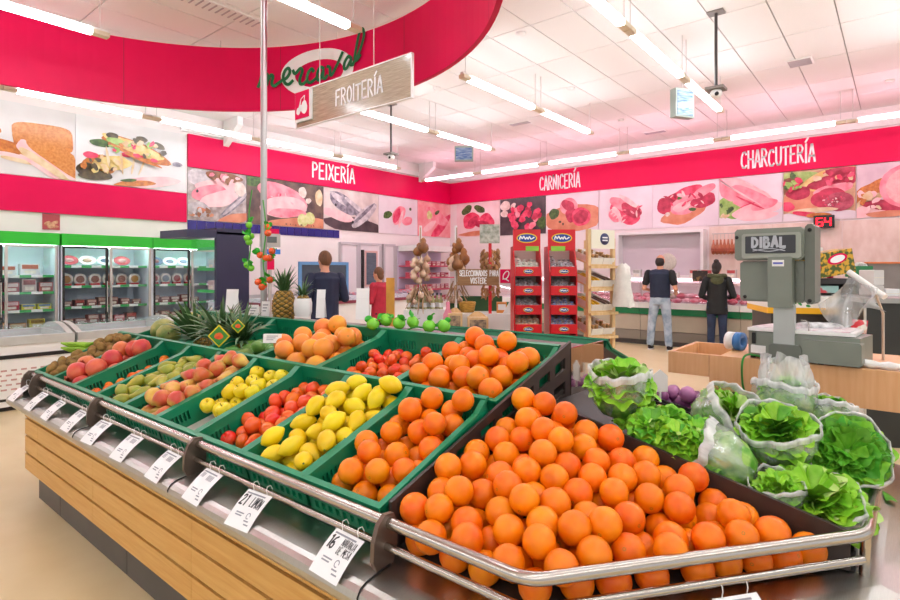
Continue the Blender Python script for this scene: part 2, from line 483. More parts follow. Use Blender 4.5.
# ------------------------------------------------------------------ hanging wooden sign FROITERIA
m_woodsign = mat('sign_wood', '#8d7c63', .22, col2='#b9a88c', scale=5, stretch=(1.2, 20, 26), detail=5, coat=1)
ys = 3.8
pR, pL = at(411, 97, y=ys), at(297, 128, y=ys)
zb = (pR.z+pL.z)/2; hgt = .41
sg = thing('hanging_sign', 'grey wood-effect hanging sign with white fruit lettering and red icon', 'sign', ((pR.x+pL.x)/2, ys, zb))
hw = (pR.x-pL.x)/2
MB().bx(-hw, hw, 0, .025, 0, hgt).build('board', m_woodsign, sg)
mb = MB(); e = .012
for b in ((-hw-e, hw+e, hgt, hgt+e), (-hw-e, hw+e, -e, 0), (-hw-e, -hw, 0, hgt), (hw, hw+e, 0, hgt)):
    mb.bx(b[0], b[1], -.004, .029, b[2], b[3])
mb.build('edge_frame', m_white, sg)
mb = MB(); fx = lambda a, b: Vector((a, -.006, b))
text(mb, 'FROITERÍA', -.20, .12, .17, .021, fx, adv=.62, xs=.88)
mb.build('lettering', m_letter, sg)
MB().bx(-hw+.005, -hw+.30, -.03, -.004, .05, .40).build('icon_panel', m_white, sg)
ic = MB().bx(-hw+.015, -hw+.27, -.036, -.03, .085, .39).build('icon_square', m_red, sg)
mb = MB(); fi = lambda a, b: Vector((a, -.039, b))
for (cx, cy, rx, ry) in ((-hw+.08, .17, .035, .045), (-hw+.12, .2, .03, .04), (-hw+.19, .2, .055, .08)):
    mb.add([fi(*p) for p in blob(14, .1, rx, ry, 0, 3, cx, cy)], [list(range(14))])
ribbon(mb, [(-hw+.09, .21), (-hw+.13, .30), (-hw+.19, .33)], .012, fi)
ribbon(mb, [(-hw+.12, .24), (-hw+.13, .30)], .012, fi); ribbon(mb, [(-hw+.19, .27), (-hw+.2, .33)], .014, fi)
mb.build('fruit_icon', m_letter, sg)
mb = MB()
for a in (-hw*.55, hw*.42): mb.cyl((a, .012, hgt), (a, .012, CEIL-zb), .005, seg=5)
mb.build('wire', m_wire, sg)

# ------------------------------------------------------------------ red fascias with lettering
fl = thing('red_fascia', 'long red fascia above the fish pictures with white lettering', 'fascia', (WX+.004, 5.04, 3.5))
MB().bx(0, .05, 0, WY-5.04, 0, .64).build('panel', m_red, fl)
mb = MB(); fx = lambda a, b: Vector((.056, a, b))
ya = at(311, x=WX, z=3).y-5.04
text(mb, 'PEIXERÍA', ya, .17, .36, .045, fx, adv=.62, xs=.85)
mb.build('lettering', m_letter, fl)
fr_ = thing('red_fascia', 'long red fascia along the meat counter wall with white lettering', 'fascia', (WX+.06, WY-.004, 3.5))
MB().bx(0, 18, -.05, 0, 0, .64).build('panel', m_red, fr_)
mb = MB(); fx = lambda a, b: Vector((a-WX-.06, -.056, b))
xa, xb = at(541, y=WY, z=3).x, at(742, y=WY, z=3).x
text(mb, 'CARNICERÍA', xa, .14, .36, .038, fx, adv=.62, xs=.60)
mb.build('lettering', m_letter, fr_); mb = MB()
text(mb, 'CHARCUTERÍA', xb, .15, .36, .036, fx, adv=.62, xs=.575)
mb.build('lettering', m_letter, fr_)
# white sloped beams that drop on to the left fascia
for k, u in enumerate((226, 420)):
    p = at(u, x=WX+.05, z=4)
    mb = MB().prism([(0, 0), (.55, .36), (.55, .52), (0, .52)], -.06, .06, M=Matrix.Rotation(PI/2, 4, 'X'))
    o = mb.build('roof_bracket', m_white); o.location = (WX+.055, p.y, 4.02)
    tag(o, ('white sloped roof bracket above the first fish picture', 'white sloped roof bracket near the wall corner')[k], 'bracket')

# ------------------------------------------------------------------ food pictures on the walls
def pm(c, c2=None, sc=6, **k):
    return mat('print_'+c.strip('#')+(c2 or '').strip('#')+str(sc), c, .3, col2=c2 or c, scale=sc, detail=5, **k)
def scatter(n, mats_, cx, cy, rx, ry, s0, s1, seed, asp=.7):
    r_ = random.Random(seed); out = []
    for _ in range(n):
        a = r_.uniform(0, 6.28); q = r_.uniform(0, 1)**.5; s = r_.uniform(s0, s1)
        out.append((r_.choice(mats_), cx+rx*q*math.cos(a), cy+ry*q*math.sin(a), s, s*asp*r_.uniform(.7, 1.2), r_.uniform(0, 180), .25))
    return out
def poster(name, label, wall, u0, u1, z0, z1, bg, shapes, seed=0, inset=0.0, group=None):
    """a flat printed panel: bg material, then printed patches (material, cx, cy, rx, ry, degrees[, wobble])"""
    if wall == 'L':
        a0_, a1_ = at(u0, x=WX, z=1).y, at(u1, x=WX, z=1).y
        fn = lambda a, b, o: Vector((.02+o, a*(a1_-a0_), b*(z1-z0))); org = (WX+.001, a0_, z0)
    else:
        a0_, a1_ = at(u0, y=WY, z=1).x, at(u1, y=WY, z=1).x
        fn = lambda a, b, o: Vector((a*(a1_-a0_), -.02-o, b*(z1-z0))); org = (a0_, WY-.001, z0)
    mats = [bg]; mb = MB(); W_, H_ = (a1_-a0_), (z1-z0)
    e = .004/W_
    if wall == 'L': mb.bx(0, .02, .004, W_-.004, 0, H_)
    else: mb.bx(.004, W_-.004, -.02, 0, 0, H_)
    off = .0
    for i, sh in enumerate(shapes):
        off += .0012
        m_, cx, cy, rx, ry, dg = sh[:6]; wb = sh[6] if len(sh) > 6 else .12
        if m_ not in mats: mats.append(m_)
        pts = blob(22, wb, rx*H_, ry*H_, math.radians(dg), seed*31+i, cx*W_, cy*H_, sh[7] if len(sh) > 7 else 2.0)
        pts = [(min(max(p[0]/W_, e), 1-e), min(max(p[1]/H_, .002), .998)) for p in pts]
        c_ = (min(max(cx, e), 1-e), min(max(cy, .002), .998))
        vs = [fn(p[0], p[1], off) for p in pts]+[fn(c_[0], c_[1], off)]
        mb.add(vs, [(k, (k+1) % 22, 22) if wall == 'L' else (k, (k+1) % 22, 22) for k in range(22)], mats.index(m_))
    o = mb.build(name, mats); o.location = org
    return tag(o, label, 'picture', group)
white_bg = pm('#f1e9ec', '#e4d7dc', 1.2); grey_bg = pm('#e9e6e4', '#dad6d3', 1)
pink = pm('#f0788a', '#f7a9b2', 5); hot = pm('#d8204e', '#ee5c7c', 7); deep = pm('#a5143a', '#d33a5d', 7)
palepink = pm('#f7b9bd', '#fbd5d3', 4); fat = pm('#f6d9d6', '#f1b9bf', 8); herb = pm('#2d4a22', '#5a7a3a', 14)
cream = pm('#ecd7b4', '#d8b37f', 6); crust = pm('#d98a3e', '#b5612a', 16); dkbg = pm('#3a3136', '#57474b', 4)
garlic = pm('#f3e6dc', '#d9c2b4', 9); board = pm('#e29a78', '#cf7c5a', 4); silver = pm('#b3a7ab', '#e3d8da', 8)
sil2 = pm('#6a6470', '#a89fa8', 10); lime_ = pm('#c7cf74', '#e9e6b0', 9); ice = pm('#cfc0bd', '#8f7d78', 7); brown = pm('#7a4a33', '#a8714c', 9)
leaf_ = pm('#7fae45', '#b7d27c', 9); bread = pm('#dc9650', '#c6742f', 25); olive = pm('#3f3428', '#6c5e40', 10); cheese = pm('#f0dc9a', '#e2bf66', 9)
Z0, Z1 = 2.47, 3.49
# left: breaded fillet, pizza (tall prints)
poster('food_picture', 'wall picture of breaded fillets with ham and cheese', 'L', -60, 75, 2.98, 4.12, grey_bg, [
    (herb, .26, .62, .12, .09, 20), (hot, .14, .72, .16, .15, 0), (herb, .22, .50, .1, .07, 0), (crust, .35, .58, .1, .05, 0),
    (crust, .74, .555, .36, .19, 2, .03, 4), (bread, .73, .60, .35, .16, 2, .03, 4), (crust, .50, .34, .26, .10, -12, .04, 3), (palepink, .52, .25, .24, .035, -8, .05), (cream, .54, .2, .2, .03, -8), (crust, .80, .26, .44, .15, -34, .03, 4), (palepink, .77, .22, .42, .10, -34, .03, 4), (cream, .745, .165, .38, .07, -34, .08), (palepink, .72, .12, .3, .03, -34), (bread, .845, .335, .40, .145, -34, .03, 4)]+scatter(10, [crust, herb, hot], .3, .6, .08, .08, .02, .04, 4), 1)
poster('food_picture', 'wall picture of a pizza slice with stretching cheese', 'L', 75, 186, 2.98, 4.12, pm('#ecebe9', '#dfdddb', 1), [
    (crust, .2, .28, .26, .16, 10), (olive, .1, .2, .16, .1, 10), (cheese, .3, .34, .28, .11, 12), (hot, .12, .42, .1, .05, 5), (crust, .52, .6, .52, .13, -16, .1), (cheese, .5, .63, .46, .09, -16),
    (olive, .3, .76, .09, .05, 0), (olive, .56, .78, .09, .05, 0), (olive, .72, .72, .1, .05, -20), (herb, .2, .62, .14, .06, 0), (hot, .42, .5, .08, .04, 0), (cheese, .62, .56, .12, .05, -15), (leaf_, .34, .68, .16, .05, -10),
    (cream, .26, .42, .02, .16, 8), (cream, .38, .36, .018, .18, 4), (cream, .48, .36, .018, .16, -8), (cream, .56, .34, .016, .14, -20), (sil2, .9, .46, .08, .04, 0), (olive, .16, .12, .22, .08, 5), (palepink, .62, .1, .5, .09, 12), (crust, .5, .06, .3, .05, 8), (herb, .44, .1, .12, .025, 10)]+scatter(26, [cheese, hot, olive, cream, crust, leaf_], .52, .62, .30, .12, .025, .06, 5)+scatter(18, [cheese, olive, crust, cream], .2, .3, .17, .12, .03, .06, 6)+[(crust, .56, .44, .3, .03, -16), (hot, .5, .5, .06, .03, 0), (hot, .66, .46, .06, .03, 0)], 2)
# red lower band and small notice
o = MB().bx(0, .03, 0, at(186, x=WX, z=1).y-at(-60, x=WX, z=1).y, 0, .56).build('red_wall_sign', m_red); o.location = (WX+.004, at(-60, x=WX, z=1).y, 2.41)
tag(o, 'plain red wall panel above the upright glass fridges', 'panel')
# fish wall
poster('food_picture', 'wall picture of pink whole fish on ice', 'L', 187, 246, Z0, Z1, ice, [
    (silver, .2, .82, .3, .16, -10), (brown, .6, .9, .4, .1, 0), (palepink, .5, .7, .5, .12, 5), (pink, .35, .55, .36, .16, 14, .05), (palepink, .52, .45, .4, .16, 16), (sil2, .78, .36, .42, .07, 42, .04), (silver, .8, .38, .38, .035, 42), (garlic, .88, .7, .12, .16, 30), (board, .8, .08, .4, .1, 15), (silver, .16, .2, .24, .16, 0), (pm('#201820'), .15, .56, .025, .03, 0)]+scatter(22, [ice, brown, silver, board], .2, .14, .22, .13, .03, .06, 7)+scatter(10, [brown, palepink, pink], .55, .86, .36, .08, .04, .08, 8), 3)
poster('food_picture', 'wall picture of pink fish fillets with limes', 'L', 246, 323, Z0, Z1, pm('#4a3a38', '#7d6455', 4), [
    (board, .7, .08, 1.0, .14, 3), (herb, .1, .92, .3, .12, 0), (pink, .45, .66, .66, .24, -14, .05), (palepink, .46, .42, .6, .24, 4, .05), (pink, .5, .3, .5, .1, 3), (garlic, .7, .8, .11, .12, 0), (garlic, .78, .62, .08, .06, 30), (cream, .93, .72, .1, .2, 0), (lime_, .7, .16, .14, .15, 0, .03), (lime_, .8, .22, .14, .14, 0, .03)]+scatter(14, [brown, olive], .72, .05, .25, .03, .012, .025, 9)+scatter(10, [palepink, fat, hot], .45, .5, .3, .22, .03, .08, 10, .3), 4)
poster('food_picture', 'wall picture of silver fish on a dark slate', 'L', 323, 378, Z0, Z1, pm('#e6d6cf', '#cdb9b2', 3), [
    (dkbg, .6, .12, 1.1, .2, -4), (palepink, .25, .36, .5, .12, -10), (sil2, .34, .66, .48, .2, -24, .06), (silver, .3, .74, .4, .08, -24), (sil2, .55, .55, .5, .13, -30, .05), (silver, .58, .6, .46, .06, -30), (silver, .72, .42, .52, .15, 38, .05), (sil2, .7, .45, .48, .05, 38), (pm('#15151c'), .2, .6, .03, .035, 0), (pm('#15151c'), .5, .22, .035, .04, 0)], 5)
poster('food_picture', 'wall picture of salmon slices on a white background', 'L', 378, 417, Z0, Z1, white_bg, [
    (herb, .22, .5, .16, .1, 20), (pink, .5, .52, .3, .2, 50, .1), (hot, .45, .5, .24, .1, 60), (fat, .55, .42, .05, .26, -20), (pink, .72, .38, .2, .12, 10), (herb, .8, .72, .05, .04, 0)], 6)
poster('food_picture', 'wall picture of pink salmon fillet in the wall corner', 'L', 417, 454.5, Z0, Z1, pm('#ef8a90', '#f6b4b2', 3), [
    (hot, .6, .3, .6, .14, 40), (pink, .5, .6, .5, .2, -20), (lime_, .3, .62, .12, .12, 0), (herb, .5, .72, .12, .05, 30), (palepink, .3, .3, .3, .1, 30)], 7)
# meat wall
poster('food_picture', 'wall picture of raw beef chunks with parsley', 'R', 457, 500, Z0, Z1, pm('#f3dcdc', '#e8c9c6', 2), [
    (board, .5, .1, .7, .07, 2), (herb, .25, .8, .2, .12, 30), (herb, .55, .8, .2, .1, -20), (hot, .35, .48, .3, .24, 30, .14), (deep, .4, .44, .22, .12, 30), (hot, .72, .42, .28, .22, -20, .14), (deep, .6, .36, .24, .1, 0)], 8)
cub = [(garlic, .12, .82, .16, .14, 20), (garlic, .1, .6, .12, .1, 0), (garlic, .3, .8, .1, .07, 40), (herb, .92, .3, .16, .16, 0)]
rr = random.Random(5)
for k in range(26):
    a = rr.uniform(0, 6.28); q = rr.uniform(0, 1)**.5
    cub.append((rr.choice([hot, deep, hot, pink]), .53+.34*q*math.cos(a), .5+.34*q*math.sin(a), rr.uniform(.07, .12), rr.uniform(.06, .1), rr.uniform(0, 90), .2))
poster('food_picture', 'wall picture of diced red meat on a dark background', 'R', 500.5, 546, Z0, Z1, dkbg, cub, 9)
poster('food_picture', 'wall picture of beef fillet medallions on a board', 'R', 546.5, 599, Z0, Z1, white_bg, [
    (board, .55, .36, .9, .34, 3, .04), (herb, .16, .5, .16, .13, 20), (pink, .45, .66, .26, .22, -10, .06), (deep, .43, .7, .2, .12, -20), (deep, .5, .44, .16, .2, 10), (hot, .68, .38, .26, .24, 10, .06), (deep, .68, .38, .2, .17, 10), (olive, .28, .28, .04, .03, 0), (olive, .34, .22, .03, .03, 0)], 10)
poster('food_picture', 'wall picture of a rack of ribs on white', 'R', 599.5, 653, Z0, Z1, white_bg, [
    (hot, .5, .44, .42, .26, -28, .16), (pink, .42, .62, .3, .14, -30), (deep, .62, .46, .26, .16, -32), (fat, .34, .38, .2, .1, -60), (pink, .28, .32, .18, .08, -50), (fat, .56, .68, .28, .06, -35)]+[(fat, .22+.05*k, .48-.055*k, .07, .018, 35) for k in range(6)]+scatter(8, [fat, pink, hot], .62, .44, .18, .16, .03, .08, 12, .3), 11)
poster('food_picture', 'wall picture of mixed meat cuts on a small board', 'R', 653, 719, Z0, Z1, white_bg, [
    (board, .5, .32, .5, .22, 18, .2), (deep, .35, .62, .3, .15, 20), (hot, .55, .76, .34, .14, 16), (deep, .2, .5, .18, .2, 0), (pink, .5, .48, .32, .2, 20, .08), (palepink, .46, .46, .2, .1, 20), (deep, .78, .56, .26, .16, 10), (pink, .78, .76, .28, .1, 26), (herb, .45, .68, .1, .04, 30), (herb, .62, .38, .08, .04, 0), (garlic, .24, .3, .05, .05, 0)]+scatter(14, [fat, palepink, deep, hot], .5, .58, .32, .2, .03, .1, 13, .35), 12)
poster('food_picture', 'wall picture of folded cooked ham slices', 'R', 719.5, 783, Z0, Z1, white_bg, [
    (leaf_, .12, .34, .26, .24, -20, .25), (pink, .3, .62, .6, .2, -36, .06), (palepink, .45, .72, .6, .14, -34, .05), (pink, .56, .56, .5, .12, -30), (hot, .6, .34, .34, .1, 8), (palepink, .6, .28, .5, .13, 10), (pink, .72, .38, .26, .1, 14), (palepink, .62, .14, .36, .08, 4)]+scatter(12, [leaf_, herb, cream], .12, .34, .1, .2, .03, .07, 14)+[(fat, .34, .66, .5, .02, -36), (fat, .55, .78, .4, .015, -34), (hot, .5, .44, .3, .02, -30)], 13)
poster('food_picture', 'wall picture of sliced chorizo and cold cuts', 'R', 783.5, 856, Z0, Z1, pm('#b88a6a', '#d9b48a', 5), [
    (white_bg, .5, .06, 1.2, .12, 0), (leaf_, .22, .86, .4, .13, -5), (brown, .12, .7, .22, .2, 0), (cheese, .6, .7, .56, .26, 30, .15), (deep, .72, .74, .42, .14, 8), (deep, .85, .92, .3, .08, 0), (board, .28, .36, .36, .24, 0), (deep, .22, .56, .2, .14, 0), (hot, .06, .3, .12, .1, 0), (pink, .7, .58, .34, .1, 10),
    (deep, .58, .4, .22, .16, 0, .04), (deep, .68, .44, .24, .18, 0, .04), (pm('#9a2a45', '#c4566a', 12), .78, .34, .24, .18, 0, .03), (cream, .42, .2, .4, .05, 2), (hot, .35, .13, .26, .05, -10), (crust, .5, .1, .2, .05, 0)]+scatter(30, [fat, hot], .68, .38, .16, .14, .008, .02, 15)+scatter(14, [deep, hot, cream], .72, .82, .24, .12, .04, .08, 16)+scatter(12, [leaf_, hot, herb], .15, .75, .12, .2, .04, .09, 17), 14)
poster('food_picture', 'wall picture of a cut mortadella sausage', 'R', 856.5, 935, Z0, Z1, pm('#e6d0d4', '#d3b9c2', 3), [
    (crust, .2, .45, .3, .2, 40, .2), (cream, .16, .3, .26, .1, 30), (palepink, .2, .14, .4, .12, 10), (deep, .5, .2, .5, .1, -10), (pink, .75, .55, .5, .42, 0, .03), (pm('#f2a3a6', '#f6bdbb', 14), .78, .55, .44, .37, 0, .02), (board, .4, .06, .3, .06, 0)]+scatter(30, [fat, palepink], .78, .55, .22, .3, .01, .03, 18)+scatter(12, [crust, cream, palepink], .2, .35, .14, .25, .04, .1, 19), 15)

# blue glazed tiles below the first fish pictures
m_blue = mat('blue_tile', '#2b2a7c', .2, var=.08, scale=3, rnd=.1)
ya, yb = at(187, x=WX, z=1).y, at(339, x=WX, z=1).y
tr = thing('tile_strip', 'row of dark blue wall tiles under the fish pictures', 'tiles', (WX+.004, ya, 2.27))
nt_ = 20; wt = (yb-ya)/nt_
tm = MB().bx(0, .015, .006, wt-.006, 0, .19).mesh('tile', m_blue)
for k in range(nt_):
    o = link('tile', tm, tr); o.location = (0, k*wt, 0)

# ------------------------------------------------------------------ ceiling fittings
def discs(u, v, label):
    p = at(u, v, z=CEIL)
    o = MB().lathe([(0, -.035), (.05, -.033), (.065, -.01), (.065, 0), (0, 0)], 14).build('smoke_detector', m_white)
    o.location = p; tag(o, label, 'detector', 'ceiling detectors')
for u, v in ((621, 120), (437, 88), (521, 33), (890, 80), (571, 88)): discs(u, v, 'small round white detector on the ceiling tiles')
def vent(u, v, w, l, nsl, label, along='y'):
    p = at(u, v, z=CEIL)
    r = thing('ceiling_vent', label, 'vent', (p.x, p.y, CEIL))
    MB().bx(-w/2, w/2, -l/2, l/2, -.012, 0).build('frame', m_white, r)
    sm = MB().bx(-w/2+.03, w/2-.03, -.008, .008, -.02, -.012).mesh('slat', mat('vent_grey', '#b5a9ac', .5))
    for k in range(nsl):
        o = link('slat', sm, r); o.location = (0, -l/2+.04+(l-.08)*k/(nsl-1), 0)
vent(800, 62, .34, .34, 8, 'square slatted air vent in the ceiling near the meat wall')
vent(655, 132, .5, .2, 4, 'small air vent in the far ceiling tiles')
vent(520, 123, .5, .2, 4, 'slim air vent in the ceiling right of the ring')
vent(216, 8, .25, 1.1, 14, 'long slotted air diffuser inside the red ring')
def cctv(u0, v0, v1, label):
    p = at(u0, v0, z=CEIL); L_ = CEIL-(CAMH-(v1-HY)/FPX*at(u0, v0, z=CEIL).dot(Vector((-SA, CA, 0))))
    r = thing('ceiling_camera', label, 'camera', (p.x, p.y, CEIL-L_))
    MB().cyl((0, 0, .05), (0, 0, L_), .018, seg=8).build('pole', m_dark, r)
    MB().bx(-.09, .09, -.07, .07, L_-.02, L_).build('mount_plate', mat('plate_brown', '#7b746c', .5), r)
    MB().bx(-.1, .1, -.1, .1, .02, .05).build('bracket', mat('plate_brown', '#7b746c', .5), r)
    d = MB().ell((0, 0, -.02), (.07, .07, .06), 14, 8).build('dome', m_white, r)
    MB().ell((.02, -.055, -.035), (.025, .02, .025), 10, 6).build('lens', m_black, d)
cctv(716, 12, 92, 'security camera on the long ceiling pole above the meat counter')
cctv(391, 104, 156, 'security camera on a ceiling pole behind the wooden sign')
def exit_box(u, v, d, w, h, rz, label):
    p = at(u, v, d=d)
    r = thing('exit_light', label, 'sign', p, rz)
    MB().bx(-w/2, w/2, -.06, .06, -h/2, h/2).build('housing', mat('exit_case', '#9aa69c', .4), r)
    MB().bx(-w/2+.03, w/2-.03, -.068, -.06, -h/2+.03, h/2-.04).build('face', mat('exit_face', '#2f5aa0', .3, col2='#9fb4cc', scale=7, stretch=(1, 1, 6)), r)
    MB().cyl((0, 0, h/2), (0, 0, CEIL-p.z), .006, seg=5).build('wire', m_wire, r)
exit_box(682, 104, 8.2, .34, .42, math.radians(60), 'blue and white emergency sign box below the ceiling strip light')
exit_box(464, 154, 12.5, .42, .34, math.radians(35), 'emergency sign box hanging near the far wall corner')
# ------------------------------------------------------------------ the fruit island
m_slat = mat('slat_beech', '#cf964a', .42, col2='#dcac62', scale=3, stretch=(1.5, 1.5, 30), detail=4, lo=.3, hi=.7)
m_slatback = mat('slat_groove', '#8a5f31', .6, var=.08, scale=10)
m_kick = mat('kick_grey', '#54504e', .45, var=.06, scale=10)
m_bronze = mat('bracket_bronze', '#6f5f55', .35, .5, var=.05, scale=20)
m_bin = mat('bin_brown', '#3a2f2c', .38, var=.1, scale=15)
m_deck = mat('deck_black', '#262220', .5, var=.1, scale=8)
m_ridge = mat('ridge_stone', '#4d4340', .3, col2='#5d5350', scale=60)
m_ledge = mat('ledge_steel', '#b9b8b3', .3, 1, var=.05, scale=25, stretch=(30, 1, 1))
m_crate = mat('crate_green', '#0b8158', .38, var=.06, scale=6, rnd=.05)
m_mirror = mat('mirror_steel', '#cfc8c2', .06, 1)

RP = [(-4.85, 2.85), (-4.85, 1.75), (-4.36, 1.03), (-.624, 1.03), (-.066, 1.757), (-.05, 2.88)]
def offs(path, d):
    P = [Vector(p) for p in path]; out = []
    nr = []
    for i in range(len(P)-1):
        t = (P[i+1]-P[i]).normalized(); nr.append(Vector((t.y, -t.x)))
    for i in range(len(P)):
        if i == 0: out.append(P[0]+nr[0]*d)
        elif i == len(P)-1: out.append(P[-1]+nr[-1]*d)
        else:
            a, b = nr[i-1], nr[i]; m = (a+b)/(1+a.dot(b)); out.append(P[i]+m*d)
    return out
def loft(mb, path, prof, mi=0, smooth=False, cap=True):
    rows = [[Vector((q.x, q.y, z)) for q in offs(path, o_)] for o_, z in prof]
    n_, m_ = len(path), len(prof)
    vs = [rows[j][i] for i in range(n_) for j in range(m_)]
    fs = [(i*m_+j, (i+1)*m_+j, (i+1)*m_+(j+1) % m_, i*m_+(j+1) % m_) for i in range(n_-1) for j in range(m_)]
    mb.add(vs, fs, mi, None, smooth)
    if cap: mb.add(vs[:m_], [list(range(m_))]); mb.add(vs[-m_:], [list(range(m_))[::-1]])
    return mb
isl = thing('fruit_island', 'long wood-slatted fruit display island with steel ledge and rails', 'display', (0, 0, 0))
# body and kick
poly = [tuple(p) for p in offs(RP, 0.0)]
MB().prism(poly, .2, .655).build('body', m_slatback, isl)
kp = [tuple(p) for p in offs(RP, -.035)]
kpts = [(-4.8, 1.74), (-4.33, 1.065), (-3.9, 1.065), (-2.9, 1.065), (-1.95, 1.065), (-.9, 1.065), (-.64, 1.065), (-.1, 1.77), (-.085, 2.87)]
for i in range(len(kpts)-1):
    a, b = Vector(kpts[i]), Vector(kpts[i+1]); t = (b-a).normalized(); nn = Vector((t.y, -t.x))*.02
    a2, b2 = a+t*.003, b-t*.003
    MB().prism([a2, b2, b2-nn, a2-nn], 0.001, .2).build('kick_panel', m_kick, isl)
# slats, row by row and section by section
so = offs(RP, .028)
secs = [((-4.1, 1.002), (-3.16, 1.002)), ((-3.16, 1.002), (-2.11, 1.002)), ((-2.11, 1.002), (-1.06, 1.002)), ((-1.06, 1.002), (so[3].x, so[3].y)),
        ((so[3].x, so[3].y), (so[4].x, so[4].y)), ((so[4].x, so[4].y), (so[5].x, so[5].y)), ((so[2].x, so[2].y), (-4.1, 1.002)), ((so[1].x, so[1].y), (so[2].x, so[2].y))]
for a, b in secs:
    a, b = Vector(a), Vector(b); t = (b-a).normalized(); nn = Vector((t.y, -t.x))
    for r_ in range(4):
        z0 = .2+r_*.112
        MB().prism([a+t*.001, b-t*.001, b-t*.001-nn*.026, a+t*.001-nn*.026], z0, z0+.098).build('slat', m_slat, isl)
loft(MB(), RP, [(.092, .612), (.106, .618), (.115, .632), (.117, .65), (.111, .667), (.099, .678), (.085, .684), (.03, .692), (-.10, .70), (-.10, .66), (.06, .66)], smooth=False).build('ledge', m_ledge, isl)
for xj in (-1.05, -2.11, -3.16):
    mb = MB()
    mb.tube([(xj, .917, .632), (xj, .914, .66), (xj, .925, .677), (xj, .945, .6865), (xj, 1.0, .6945), (xj, 1.03, .697)], .0022, 5)
    mb.build('ledge_joint', m_black, isl)
# brackets
def bracket(p, nrm, m_):
    n2 = Vector((nrm[0], nrm[1], 0)).normalized(); t2 = Vector((-n2.y, n2.x, 0))
    M = Matrix(((n2.x, 0, t2.x, p[0]), (n2.y, 0, t2.y, p[1]), (0, 1, 0, 0), (0, 0, 0, 1)))
    pts = [(-.015, .695), (.045, .69), (.058, .72), (.055, .77), (.04, .81), (.015, .832), (-.015, .828), (-.03, .80), (-.03, .74)]
    MB().prism(pts, -.007, .007, M=M).build('bracket', m_, isl)
for xj in (-1.06, -2.113, -3.158, -4.17, -4.345): bracket((xj, 1.03), (0, -1), m_bronze)
# rails
def fillet(path, r=.05, n=6):
    P = [Vector(p) for p in path]; out = [P[0]]
    for i in range(1, len(P)-1):
        a = (P[i-1]-P[i]).normalized(); b = (P[i+1]-P[i]).normalized()
        p0, p1 = P[i]+a*r, P[i]+b*r
        for k in range(n+1):
            t = k/n; out.append((1-t)**2*p0+2*t*(1-t)*P[i]+t*t*p1)
    out.append(P[-1]); return out
for z, rr_, off in ((.805, .0155, 0), (.748, .0105, .012)):
    q = offs(RP, off)
    for x0, x1 in ((-4.34, -4.18), (-4.16, -3.165), (-3.15, -2.12), (-2.105, -1.067)):
        MB().cyl((x0, q[3].y, z), (x1, q[3].y, z), rr_, seg=12).build('rail', m_chrome, isl)
    pth = fillet([(-1.053, q[3].y, z), (q[3].x, q[3].y, z), (q[4].x, q[4].y, z), (q[5].x-.005, 2.34, z)] if off == 0 else [(-1.053, q[3].y, z), (q[3].x, q[3].y, z), (q[4].x-.02, q[4].y-.02, z)], .045)
    if off == 0: pth = pth[:-1]+[(q[5].x-.006, 2.30, z), (q[5].x-.01, 2.335, z-.02), (q[5].x-.012, 2.345, z-.08)]
    MB().tube(pth, rr_, 12).build('rail', m_chrome, isl)
    q2 = offs(RP, off)
    MB().tube(fillet([(-4.355, q[2].y, z), (q2[1].x, q2[1].y, z), (q2[0].x, 2.3, z)], .05), rr_, 10).build('rail', m_chrome, isl)
# post that carries the corner of the rail
MB().tube([(-.072, 1.77, .69), (-.068, 1.765, .80)], .012, 10).build('rail_post', m_chrome, isl)

TILT = math.radians(16.5); TILB = math.radians(12)
YF, ZF = 1.085, .715             # front foot of the first crate row
YB, ZB = 1.66, ZF+(1.66-1.085)*math.tan(TILT)+.012
def deck(y): return ZF-.012+(y-YF)*math.tan(TILT) if y < YB else ZB-.012+(y-YB)*math.tan(TILB)
MB().prism([(1.10, .62), (1.10, deck(1.10)), (YB, deck(YB)), (2.19, deck(2.19)), (2.19, .62)], 0, 3.65, M=Matrix(((0, 0, 1, -4.75), (1, 0, 0, 0), (0, 1, 0, 0), (0, 0, 0, 1)))).build('deck', m_deck, isl)
MB().bx(-4.75, -1.1, 2.19, 2.44, .64, 1.125).build('ridge', m_ridge, isl)
MB().bx(-1.098, -1.086, 2.14, 2.47, .70, 1.145).build('end_mirror', m_mirror, isl)
MB().prism([(2.44, .62), (2.44, .99), (3.5, .66), (3.5, .62)], 0, 3.65, M=Matrix(((0, 0, 1, -4.75), (1, 0, 0, 0), (0, 1, 0, 0), (0, 0, 0, 1)))).build('deck', m_deck, isl)
MB().bx(-4.8, -1.1, 2.9, 3.55, .02, .655).build('body_back', m_slatback, isl)

